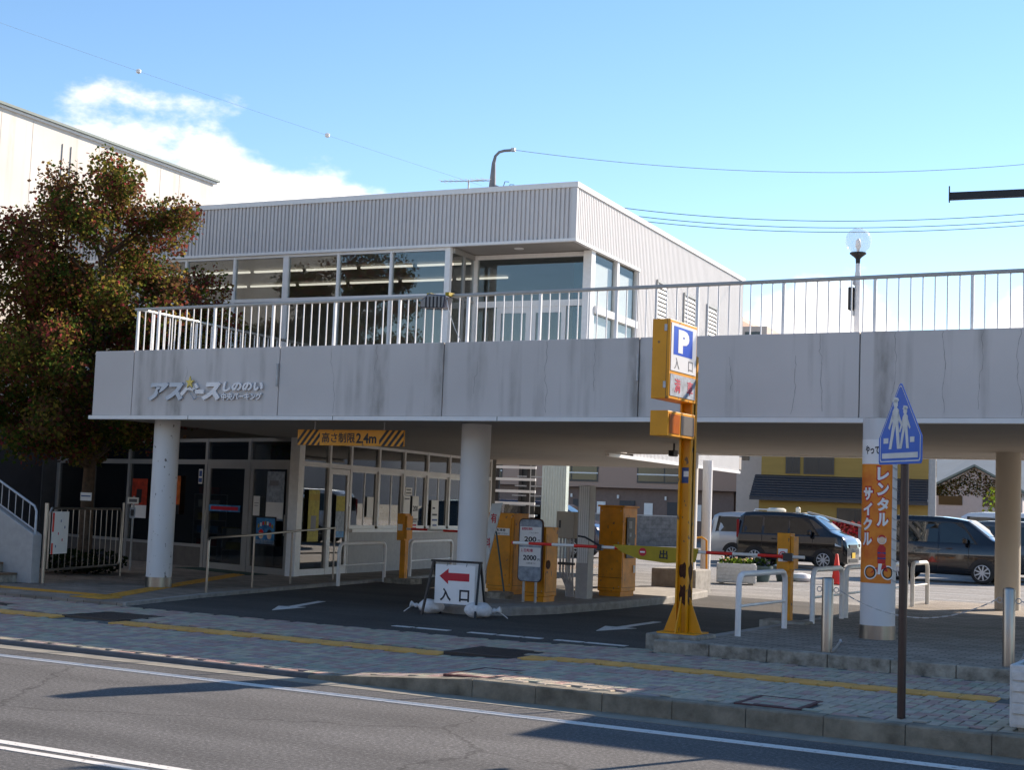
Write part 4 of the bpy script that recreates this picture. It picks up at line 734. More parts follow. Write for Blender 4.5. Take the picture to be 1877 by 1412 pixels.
cb = thing('control_box', 'beige control box with conduits beside the grey post', 'box', (-10.38, 20.6, .22)); bx_ = MB().box(-.17, .14, -.08, .1, .92, 1.34).build('box', 'beige', cb, bevel=.008); MB().box(-.12, -.09, -.09, -.081, 1.08, 1.2).build('latch', 'dark_metal', bx_)
for k in range(5): x = -.12+k*.055; MB().tube([(x, 0, .92), (x, 0, .4), (x*.5+.04, .05, .15), (x*.4+.06, .06, 0)], .017, 7).build('conduit', 'galv', cb, smooth=True)
MB().box(-.15, .13, -.03, .03, .5, .54).build('clamp', 'dark_metal', cb); MB().cone((-.02, .05, 0), (-.02, .05, .92), .02, n=8).build('stand', 'galv', cb)
py = cabinet('payment_machine', 'tall orange payment machine with dark ticket panel on its side', 'machine', -10.04, 21.75, .42, .56, 1.66); MB().box(-.23, .23, -.29, -.281, .3, .305).build('seam', 'rust', py)
pa = MB().box(.221, .235, -.16, .16, .62, 1.28).build('panel', 'darkgrey', py, bevel=.006); MB().box(.236, .24, -.1, .02, 1.1, 1.22).build('screen', 'midgrey', pa)
for k in range(4): MB().box(.236, .241, -.13+.02*k, -.06+.02*k, .7+k*.09, .76+k*.09).build('slot', 'poster_grey' if k % 2 else 'black', pa)
MB().box(.221, .228, .15, .22, .38, .5).build('note', 'paper', py); MB().box(-.24, .24, -.3, .3, 1.44, 1.47).build('lid', 'orange_old', py, bevel=.006)
c2 = cabinet('rear_gate_cabinet', 'slim yellow gate cabinet further back on the island', 'machine', -11.1, 23.9, .32, .36, 1.2)
for o, w_, d_, z1 in ((pm_, .36, .4, 1.1), (py, .42, .56, 1.44), (tm, .46, .5, 1.28), (c2, .32, .36, .98)):
    MB().box(-w_/2+.025, w_/2-.025, -d_/2-.0025, -d_/2+.001, .13, .135).build('seam', 'rust', o); MB().box(w_/2-.001, w_/2+.0025, -d_/2+.03, d_/2-.03, .14, .145).build('seam', 'rust', o)
    MB().box(w_/2-.001, w_/2+.0025, -d_/2+.03, -d_/2+.035, .145, z1-.1).build('seam', 'rust', o); MB().cone((w_/2-.07, -d_/2-.006, z1*.6), (w_/2-.07, -d_/2, z1*.6), .014, n=10).build('lock', 'galv', o)
    for zz in (.16, z1-.06):
        for xx in (-w_/2+.04, w_/2-.04): MB().cone((xx, -d_/2-.004, zz), (xx, -d_/2, zz), .007, n=6).build('screw', 'galv', o)
# slanted flag sign
fs = thing('flag_sign', 'slanted grey panel with red parking characters propped on a thin pole', 'sign', (-10.95, 19.3, .22), R(-18)); MB().plate([(-.38, .42), (-.12, 1.42), (.12, 1.44), (-.24, .30)], 0, .015).build('panel', 'silversign', fs)
MB().cone((.2, .05, 0), (-.02, .02, 1.0), .014, n=6).build('prop', 'pot', fs); MB().lathe([(.2, 0), (.2, .09), (.17, .1)], (.15, 0, 0), 16).build('weight', 'concrete_old', fs); text('有', .13, .15, -.06, -.003, 1.2, 'red', fs, .002, .02); text('料', .13, .15, -.18, -.003, .82, 'red', fs, .002, .02)
# gates with arms
def gate_post(nm, label, x, y, zb, ztop, zlow):
    o = thing(nm, label, 'gate post', (x, y, zb)); MB().box(-.3, .3, -.2, .2, -.1, .1).build('base_block', 'concrete_old', o, bevel=.015); MB().box(-.055, .055, -.055, .055, .1, zlow).build('stem', 'orange_old', o)
    MB().box(-.12, .05, -.09, .1, zlow, ztop).build('head', 'orange_old', o, bevel=.006); MB().box(.06, .1, -.09, .1, zlow+.03, ztop-.04).box(.05, .06, -.09, .1, zlow+.03, zlow+.1).build('cover', 'orange_old', o); return o
rg = gate_post('exit_gate', 'yellow gate post with no-pedestrian sticker and striped arm on the plaza edge', -5.9, 17.95, .2, 1.2, .72)
MB().box(-.1, .02, -.098, -.0905, .84, 1.0).build('sticker', 'signwhite', rg); MB().plate(arc(-.04, .92, .05, 0, 2*math.pi*.97, 16), -.1, -.0985).build('ring', 'red', rg); MB().plate(arc(-.04, .92, .038, 0, 2*math.pi*.97, 16), -.1015, -.1005).build('ring_field', 'signwhite', rg); MB().box(-.05, -.03, -.104, -.102, .89, .95).build('pictogram', 'ink', rg); MB().bar((-.075, -.1045, .955), (-.005, -.1045, .885), .008, .002, up=(0, 1, 0)).build('slash', 'red', rg)
def arm(parent, x0, x1, y, z, seg):
    x = x0; k = 0; s_ = 1 if x1 > x0 else -1
    while (x1-x)*s_ > .02:
        e = x+s_*min(seg[k % len(seg)], abs(x1-x)); MB().cone((x, y, z), (e, y, z), .022, n=10).build('arm_white_band' if k % 2 == 0 else 'arm_red_band', 'whitetape' if k % 2 == 0 else 'redtape', parent, smooth=True); x = e; k += 1
arm(rg, .25, -3.95, -.12, .905, (.25, .36, .34, .36)); MB().box(-.02, .1, -.15, -.1, .85, .95).build('arm_hub', 'dark_metal', rg); MB().box(-2.62, -2.56, -.16, -.08, .86, .94).build('joint', 'black', rg); MB().tube([(-2.59, -.15, .93), (-2.8, -.17, 1.03), (-2.9, -.17, 1.04)], .014, 6).build('lever', 'black', rg)
bn = MB(); bn.plate([(-8.3, 1.15), (-8.15, 1.05), (-7.9, .97), (-7.5, .94), (-7.1, .97), (-7.06, 1.15)], 17.80, 17.806); bn = bn.build('arm_banner', 'banner_yellow'); tag(bn, 'yellow exit banner with no-entry mark hanging from the striped gate arm', 'banner'); text('出', .12, .12, -7.55, 17.798, 1.05, 'ink', bn, .002, .03); MB().plate(arc(-7.85, 1.07, .055, 0, 2*math.pi*.97, 16), 17.796, 17.799).build('no_entry_disc', 'red', bn); MB().box(-7.885, -7.815, 17.793, 17.7955, 1.06, 1.08).build('no_entry_bar', 'signwhite', bn)
lgp = gate_post('entrance_gate', 'yellow gate post with striped arm beside the office windows', -14.95, 22.9, .1, 1.3, .8); arm(lgp, .12, 3.4, -.12, 1.02, (.1, .36, .34, .36)); MB().box(-.1, .0, -.098, -.0905, .98, 1.1).build('sticker', 'signwhite', lgp)
# A-frame sign
af = thing('entrance_sign', 'white entrance board with red arrow on a black A-frame', 'sign', (-10.24, 17.0, .1), R(4)); af.scale = (.84, .86, .88)
for x in (-.42, .42): MB().bar((x-.06*(1 if x < 0 else -1), -.22, 0), (x, 0, .82), .035, .03).bar((x, .28, 0), (x, .03, .82), .035, .03).build('leg', 'black', af)
MB().bar((-.46, 0, .83), (.46, 0, .83), .04, .035).build('crossbar', 'black', af)
bd = MB().plate([(-.36, .18), (.36, .18), (.36, .78), (-.36, .78)], -.04, -.03).build('board', 'signwhite', af)
MB().plate([(-.28, .6), (-.12, .72), (-.12, .655), (.26, .655), (.26, .535), (-.12, .535), (-.12, .48)][::-1], -.043, -.041).build('arrow', 'red', af); text('入', .2, .2, -.16, -.042, .32, 'ink', af, .002, .03); text('口', .18, .18, .18, -.042, .315, 'ink', af, .002, .03)
for x in (-.15, .2): MB().tube([(x, -.03, .83), (x+.02, -.06, .8), (x, -.045, .76)], .004, 5).build('hook', 'black', af)
def sandbag(x, y, s_, label, rz):
    o = thing('sandbag', label, 'sandbag', (x, y, .1), rz, 'sandbags on the A-frame sign'); b = MB(); n1, n2 = 14, 20; rr = random.Random(int(x*100)); 
    vs = []
    for i in range(n1+1):
        t = math.pi*i/n1
        for k in range(n2):
            a = 2*math.pi*k/n2; q = 1+.1*math.sin(3*a+i)+.06*rr.uniform(-1, 1); p = Vector((.17*s_*math.cos(t)*1.15, .13*s_*math.sin(t)*math.cos(a)*q, .1*s_+.11*s_*math.sin(t)*math.sin(a)*q)); p.z = max(.002, p.z); vs.append(p)
    b.add(vs, [(i*n2+k, (i+1)*n2+k, (i+1)*n2+(k+1) % n2, i*n2+(k+1) % n2) for i in range(n1) for k in range(n2)]); b.build('bag', 'sandbag', o, smooth=True)
    MB().lathe([(.02, 0), (.035, .03), (.02, .06), (.05, .11), (.03, .12)], (0, 0, 0), 10).build('knot', 'sandbag', o, smooth=True).matrix_local = Matrix.Translation((-.19*s_, 0, .1*s_)) @ Matrix.Rotation(R(-80), 4, 'Y'); MB().tube([(-.27*s_, 0, .1), (-.33*s_, -.03, .06), (-.4*s_, -.02, .01)], .006, 5).build('cord', 'white_metal', o)
sandbag(-10.68, 17.1, .95, 'white sandbag at the arrow-tip side foot of the A-frame sign', R(20)); sandbag(-9.86, 16.98, 1.0, 'white sandbag at the island side foot of the A-frame sign', R(200))
# ------------------------------------------------------------------ P sign
ps = thing('parking_sign', 'yellow parking entrance sign with blue P on a rusty steel pole', 'sign', (-6.02, 14.78, 0))
MB().box(-.3, .3, -.32, .24, .0, .31).build('concrete_base', 'concrete_old', ps, bevel=.02)
MB().box(-.07, .07, -.02, .02, .31, 3.32).box(-.07, -.05, -.075, .075, .31, 3.32).box(.05, .07, -.075, .075, .31, 3.32).build('pole', 'yellow', ps)
for a in (0, 90, 180, 270):
    b = MB().add([(.07, -.008, .32), (.22, -.008, .32), (.07, -.008, .7), (.07, .008, .32), (.22, .008, .32), (.07, .008, .7)], [(0,1,2),(5,4,3),(0,3,4,1),(1,4,5,2),(2,5,3,0)]); b.build('gusset', 'yellow', ps).rotation_euler.z = R(a)
MB().box(-.22, .22, -.2, .2, .31, .325).build('base_plate', 'yellow', ps)
rp_ = random.Random(3)
for z, s_ in ((.98, .09), (.72, .12)):
    for yy, ax in ((-.0765, 0), ):
        for sd_ in (.0,):
            pts = [((.035+.03*rp_.random())*math.cos(t)*1.0, z+s_*(.7+.5*rp_.random())*math.sin(t)) for t in [i*2*math.pi/14 for i in range(14)]]; MB().plate(pts, -.0225, -.0205).build('rust_patch', 'rust', ps)
    b = MB(); pts = [(.0715, (.04+.03*rp_.random())*math.cos(t), z+s_*(.7+.5*rp_.random())*math.sin(t)) for t in [i*2*math.pi/14 for i in range(14)]]; b.add(pts, [tuple(range(14))]); b.build('rust_patch', 'rust', ps)
MB().box(-.05, .05, -.0225, -.0205, 1.93, 2.1).build('sticker', 'sticker_blue', ps); MB().box(-.03, .03, -.0245, -.023, 2.0, 2.06).build('sticker_print', 'signwhite', ps)
pbx = MB().box(-.09, .11, -.84, -.085, 2.79, 3.63).build('sign_box', 'yellow', ps, bevel=.006); MB().box(.075, .079, -.841, -.0845, 2.79, 3.63).build('door_seam', 'ink', ps)
M('signface', (.78, .79, .80), .25, var=.02); RZ = R(90)
def pface(y0, y1, z0, z1, mat, d0=.111, d1=.116, nm='panel', par=None): return MB().box(d0, d1, y0, y1, z0, z1).build(nm, mat, par or ps)
pface(-.81, -.115, 3.09, 3.595, 'signface'); pface(-.81, -.115, 2.825, 3.055, 'poster_grey', nm='status_panel')
pface(-.75, -.23, 3.265, 3.565, 'blue', .1165, .118, 'blue_field')
def side_text(body, w_, h_, y, z, mat, bold=.02, x=.119): o = text(body, w_, h_, 0, 0, 0, mat, ps, .002, bold); o.location = (x, y, z); o.rotation_euler = (0, 0, RZ); return o
side_text('P', .30, .25, -.48, 3.415, 'signwhite', .07); side_text('入', .13, .12, -.65, 3.175, 'inkgrey', 0, .1175); side_text('口', .12, .11, -.27, 3.175, 'inkgrey', 0, .1175); side_text('満', .16, .15, -.62, 2.94, 'inkred', .01, .1175); side_text('車', .16, .15, -.27, 2.94, 'inkred', .01, .1175)
MB().box(-.09, .11, -.84, -.085, 2.40, 2.665).build('lamp_box', 'yellow', ps, bevel=.006); pface(-.80, -.52, 2.43, 2.635, 'amber', nm='lamp_window'); pface(-.48, -.115, 2.43, 2.635, 'darkgrey', nm='lamp_window')
for z in (2.9, 3.5): MB().box(.05, .08, -.852, -.842, z, z+.07).build('hinge', 'galv', ps)
# ------------------------------------------------------------------ crossing sign
cs = thing('crossing_sign', 'blue school crossing sign on a dark brown pole at the kerb', 'sign', (-2.71, 10.95, .15)); MB().cone((0, 0, 0), (0, 0, 2.35), .031, n=16).build('pole', 'brownpole', cs, smooth=True)
sg = thing('x', '', '', (0, 0, 1.88), math.atan2(-.72, .69)); del sg['label'], sg['category']; sg.name = 'sign_plate_assembly'; sg.parent = cs
def house(s_): 
    return [(-.30*s_, 0+.0), (.30*s_, 0), (.315*s_, .02), (.315*s_, .2*s_), (.02, .60*s_), (0, .61*s_), (-.02, .60*s_), (-.315*s_, .2*s_), (-.315*s_, .02)]
MB().plate(house(1), -.045, -.040).build('plate', 'bluesign', sg); 
q1 = [(x*.94, .018+(z)*.945) for x, z in house(1)]; q2 = [(x*.91, .027+z*.915) for x, z in house(1)]
b = MB(); n9 = len(q1); b.add([(x, -.0455, z) for x, z in q1]+[(x, -.0455, z) for x, z in q2], [(i, (i+1) % n9, n9+(i+1) % n9, n9+i) for i in range(n9)]); b.build('border_line', 'silversign', sg)
MB().box(-.26, .26, -.0475, -.0455, .045, .085).build('stripe', 'silversign', sg); MB().box(-.24, -.17, -.0475, -.0455, .16, .2).build('stripe', 'silversign', sg); MB().box(.15, .21, -.0475, -.0455, .16, .2).build('stripe', 'silversign', sg)
def figure(cx, z0, s_):
    b = MB(); Y0, Y1 = -.048, -.046
    def pl(pts): b.plate([(cx+x*s_, z0+z*s_) for x, z in pts], Y0, Y1)
    pl(arc(0, .36, .035, 0, 2*math.pi*.96, 14)); pl([(-.05, .38), (.02, .37), (.05, .385), (.035, .405), (-.03, .415)]); pl([(-.045, .19), (.045, .19), (.05, .31), (.02, .33), (-.02, .33), (-.05, .3)]); pl([(-.045, .2), (-.1, .0), (-.06, -.0), (0, .19)]); pl([(0, .195), (.03, .0), (.075, .0), (.045, .2)]); pl([(-.045, .3), (-.11, .17), (-.09, .155), (-.03, .26)]); pl([(.04, .3), (.1, .2), (.085, .185), (.03, .25)])
    b.build('figure', 'silversign', sg)
figure(-.065, .115, .95); figure(.075, .115, .78)
MB().box(-.05, .05, -.04, .035, .1, .13).box(-.05, .05, -.04, .035, .38, .41).build('clamp', 'galv', sg)
# bollards and chain
def bollard(x, y, label): 
    o = thing('bollard', label, 'bollard', (x, y, .27)); MB().lathe([(.057, 0), (.057, .72), (.05, .735), (.02, .745)], (0, 0, 0), 24).build('post', 'steel', o, smooth=True); MB().tube([(.07, -.02, .01), (.12, -.05, .06), (.16, -.06, .12), (.15, -.05, .13)], .016, 6).build('lock_lever', 'galv', o, smooth=True)
    for s_ in (-1, 1): 
        b = MB(); b.tube([(s_*(.057+.03+.025*math.cos(t)), 0, .62+.025*math.sin(t)) for t in [k*2*math.pi/10 for k in range(11)]], .005, 5); b.build('ring', 'galv', o)
bollard(-4.33, 14.45, 'steel bollard with chain, by the hooped guard bars'); bollard(-2.58, 14.48, 'steel bollard with chain, by the white stone planter')
def chain(p, q, sag, label):
    o = thing('chain', label, 'chain', p, 0); p = Vector(p); q = Vector(q); L = (q-p).length; n = int(L/.045); b = MB()
    for k in range(n):
        t0, t1 = k/n, (k+1.25)/n; a = (q-p)*t0+Vector((0, 0, -sag*4*t0*(1-t0))); c = (q-p)*t1+Vector((0, 0, -sag*4*t1*(1-t1))); b.bar(a, c, .012 if k % 2 else .004, .004 if k % 2 else .012)
    b.build('links', 'galv', o)
chain((-4.21, 14.45, .89), (-2.70, 14.48, .89), .22, 'sagging steel chain between the two bollards'); chain((-2.46, 14.48, .89), (-.7, 14.5, .85), .22, 'steel chain leaving the bollard past the white stone planter')
# banner on column
bx, by, br = -4.38, 16.55, .195
def wrap(me, a0, rr, z0):
    for v in me.vertices:
        a = a0+v.co.x/rr; q = rr-v.co.y; v.co = (q*math.sin(a), -q*math.cos(a), v.co.z+z0)
cb_ = thing('cycle_banner', 'orange rental cycle banner wrapped round the white column', 'banner', (bx, by, 0)); AF = math.atan2(4.38*1.0, 16.55)   # towards the camera
A0, A1 = AF-1.35, AF+.78
def patch(a0, a1, z0, z1, rr, nm, mat, n=24):
    b = MB(); b.add([(rr*math.sin(a0+(a1-a0)*i/n), -rr*math.cos(a0+(a1-a0)*i/n), z) for z in (z0, z1) for i in range(n+1)], [(i, i+1, n+2+i, n+1+i) for i in range(n)]); return b.build(nm, mat, cb_, smooth=True)
patch(A0, A1, .9, 2.26, br+.004, 'sheet', 'orange_banner'); patch(A0, A1, 2.24, 2.52, br+.006, 'title_sheet', 'signwhite')
def wtext(body, w_, h_, a, z, mat, rr, bold=.02):
    me = textmesh(body, w_, h_, .001, bold)
    bm2 = bmesh.new(); bm2.from_mesh(me); bmesh.ops.subdivide_edges(bm2, edges=[e for e in bm2.edges if e.calc_length() > .02], cuts=2); bm2.to_mesh(me); bm2.free()
    wrap(me, a, rr, z); me.materials.clear(); me.materials.append(MATS[mat]); o = bpy.data.objects.new('lettering', me); COL.objects.link(o); o.parent = cb_
for k, ch in enumerate('レンタル'): wtext(ch, .16, .185, A1-.58, 2.13-k*.172, 'bannerred', br+.006, .1); wtext(ch, .135, .15, A1-.58, 2.13-k*.172, 'signwhite', br+.009, .045)
for k, ch in enumerate('サイクル'): wtext(ch, .155, .18, A0+.66, 1.9-k*.17, 'bannerred', br+.006, .1); wtext(ch, .13, .145, A0+.66, 1.9-k*.17, 'signwhite', br+.009, .045)
wtext('やってます', .3, .1, AF-.15, 2.40, 'ink', br+.009, .03)
def wplate(pts, a, z, mat, rr, nm):
    me_b = MB(); cx_ = sum(p[0] for p in pts)/len(pts); cz_ = sum(p[1] for p in pts)/len(pts)
    n = len(pts); vs2 = [(cx_, 0, cz_)]+[(x, 0, zz) for x, zz in pts]; me_b.add(vs2, [(0, i+1, (i+1) % n+1) for i in range(n)])
    me = bpy.data.meshes.new(nm); me.from_pydata(me_b.v, [], me_b.f); wrap(me, a, rr, z); me.materials.append(MATS[mat]); o = bpy.data.objects.new(nm, me); COL.objects.link(o); o.parent = cb_
def ring_(cx_, cz_, r0, r1, a, z, mat, rr):
    n = 24; b = MB(); b.add([(cx_+q*math.cos(t), 0, cz_+q*math.sin(t)) for q in (r0, r1) for t in [i*2*math.pi/n for i in range(n)]], [(i, (i+1) % n, n+(i+1) % n, n+i) for i in range(n)])
    me = bpy.data.meshes.new('wheel'); me.from_pydata(b.v, [], b.f); wrap(me, a, rr, z); me.materials.append(MATS[mat]); o = bpy.data.objects.new('wheel_print', me); COL.objects.link(o); o.parent = cb_
aw = AF+.1
for cx_ in (-.115, .09): ring_(cx_, 1.02, .055, .08, aw, 0, 'signwhite', br+.007); ring_(cx_, 1.02, .052, .066, aw, 0, 'black', br+.009)
wplate([(-.115, 1.01), (-.03, 1.03), (.05, 1.09), (.09, 1.03), (.06, 1.12), (-.05, 1.07)], aw, 0, 'bannerred', br+.010, 'frame_print')
wplate([(-.03, 1.12), (.06, 1.12), (.06, 1.3), (.03, 1.33), (-.01, 1.33), (-.035, 1.28)], aw, 0, 'bannerred', br+.011, 'shirt_print'); wplate([(-.03, 1.17), (.06, 1.17), (.06, 1.19), (-.03, 1.19)], aw, 0, 'sticker_blue', br+.012, 'stripe_print'); wplate([(-.03, 1.23), (.06, 1.23), (.06, 1.25), (-.03, 1.25)], aw, 0, 'sticker_blue', br+.012, 'stripe_print')
wplate(arc(.015, 1.39, .052, 0, 2*math.pi*.96, 16), aw, 0, 'signwhite', br+.0115, 'head_print'); wplate(arc(.015, 1.385, .042, 0, 2*math.pi*.96, 16), aw, 0, 'skin', br+.0125, 'head_print'); wplate(arc(.015, 1.40, .044, .1, math.pi-.1, 10), aw, 0, 'bannerred', br+.0135, 'cap_print'); wplate([(-.02, 1.12), (.02, 1.12), (0, 1.0), (-.03, 1.0)], aw, 0, 'signwhite', br+.0115, 'leg_print')
for k in range(12): MB().tube([((br+.008)*math.sin(A1+t), -(br+.008)*math.cos(A1+t), .95+k*.115-.03*math.sin(t*3)) for t in (0, .25, .5, .8)], .003, 4).build('lacing', 'galv', cb_)
# camera under the soffit
sc_ = thing('security_camera', 'small dark security camera hanging under the deck edge', 'camera', (-9.45, 22.6, 2.765)); MB().cone((0, 0, 0), (0, 0, -.12), .018, n=8).build('stem', 'dark_metal', sc_); MB().box(-.05, .05, -.13, .06, -.22, -.12).build('housing', 'dark_metal', sc_, bevel=.012); MB().cone((0, -.13, -.17), (0, -.15, -.17), .035, n=12).build('lens', 'black', sc_)
# cone, planters, pots
cn = thing('traffic_cone', 'red traffic cone standing in the sunny parking lot', 'cone', (-9.75, 33.2, .1)); MB().lathe([(.13, .03), (.12, .05), (.03, .69), (.02, .7)], (0, 0, 0), 24).build('body', 'cone_red', cn, smooth=True); MB().box(-.19, .19, -.19, .19, 0, .035).build('base', 'cone_red', cn, bevel=.02)
def leaves(n, rx, ry, z0, z1, size, mats, rr):
    b = MB()
    for i in range(n):
        p = Vector((rr.uniform(-rx, rx), rr.uniform(-ry, ry), rr.uniform(z0, z1))); d = Vector((rr.gauss(0, 1), rr.gauss(0, 1), rr.gauss(.6, .6))).normalized(); t = d.orthogonal().normalized()*size*.35; d = d*size
        b.add([p, p+d*.5+t, p+d, p+d*.5-t], [(0, 1, 2, 3)], rr.randrange(len(mats)))
    return b
def stone_planter(x, y, z, L, D_, Hh, label, rz, fl):
    o = thing('stone_planter', label, 'planter', (x, y, z), rz); b = MB(); b.box(-L/2, L/2, -D_/2, -D_/2+.05, .03, Hh).box(-L/2, L/2, D_/2-.05, D_/2, .03, Hh).box(-L/2, -L/2+.05, -D_/2+.05, D_/2-.05, .03, Hh).box(L/2-.05, L/2, -D_/2+.05, D_/2-.05, .03, Hh); b.build('trough', 'stonewhite', o, bevel=.012)
    rr = random.Random(int(abs(x)*10)); rows = max(3, int(Hh/.09))
    for side in range(4):
        for k in range(rows):
            ln = L if side < 2 else D_; xx = -ln/2+.02
            while xx < ln/2-.06:
                w_ = rr.uniform(.1, .24); e = min(xx+w_, ln/2-.02); z0 = .05+k*(Hh-.08)/rows; z1 = z0+(Hh-.08)/rows-.012; t = rr.uniform(.006, .02)
                if side == 0: q = MB().box(xx, e-.008, -D_/2-t, -D_/2+.001, z0, z1)
                elif side == 1: q = MB().box(xx, e-.008, D_/2-.001, D_/2+t, z0, z1)
                elif side == 2: q = MB().box(-L/2-t, -L/2+.001, xx, e-.008, z0, z1)
                else: q = MB().box(L/2-.001, L/2+t, xx, e-.008, z0, z1)
                if side in (0, 3): q.build('stone', 'stonewhite', o, bevel=.006)
                xx = e
    MB().box(-L/2+.05, L/2-.05, -D_/2+.05, D_/2-.05, .04, Hh-.04).build('soil', 'soil', o); MB().box(-L/2+.06, -L/2+.16, -D_/2+.02, D_/2-.02, 0, .03).box(L/2-.16, L/2-.06, -D_/2+.02, D_/2-.02, 0, .03).build('foot', 'concrete_old', o)
    leaves(260, L/2-.08, D_/2-.06, Hh-.06, Hh+.08, .07, ['leaf_light', 'leaf_bush', 'leaf_green'], rr).build('plants', ['leaf_light', 'leaf_bush', 'leaf_green'], o)
    if fl:
        b = MB()
        for k in range(40): p = Vector((rr.uniform(-L/2+.08, L/2-.08), rr.uniform(-D_/2+.06, D_/2-.06), Hh+rr.uniform(.05, .12))); b.lathe([(.005, 0), (.022, .01), (.012, .02)], p, 6, rr.randrange(3))
        b.build('flowers', ['banner_yellow', 'banner_yellow', 'redtape'], o)
stone_planter(-11.2, 30.5, .1, .85, .5, .45, 'white stone planter with yellow flowers beside the column footing', R(20), True); stone_planter(-1.5, 11.15, .15, .85, .6, .47, 'white stone planter with green plants on the pavement by the crossing sign', 0, False)
for i, (x, y) in enumerate(((-11.25, 32.3), (-11.0, 33.2))):
    o = thing('flower_pot', ['dark green flower pot next to the white stone planter', 'dark green flower pot beside the white bag'][i], 'pot', (x, y, .1)); MB().lathe([(.17, 0), (.24, .3), (.26, .3), (.26, .36), (.22, .36), (.2, .3)], (0, 0, 0), 20).build('pot', 'pot', o, smooth=True); leaves(160, .18, .18, .3, .48, .09, ['leaf_bush', 'black'], random.Random(i)).build('plants', ['leaf_bush', 'car_navy'], o)
sandb = thing('weight_bag', 'whitish weight bag lying beside the flower pots', 'bag', (-10.75, 33.7, .1)); MB().lathe([(.02, 0), (.24, .01), (.28, .08), (.2, .17), (.03, .2)], (0, 0, 0), 16).build('bag', 'sandbag', sandb, smooth=True)
yh = thing('yellow_hoop', 'small yellow tube hoop beside the column footing', 'barrier', (-10.95, 27.3, .1)); MB().tube([(0, 0, 0), (0, 0, .95), (.03, .02, 1.02), (.15, .08, 1.04), (.24, .12, .98), (.26, .13, 0)], .022, 8).build('tube', 'yellow', yh, smooth=True)
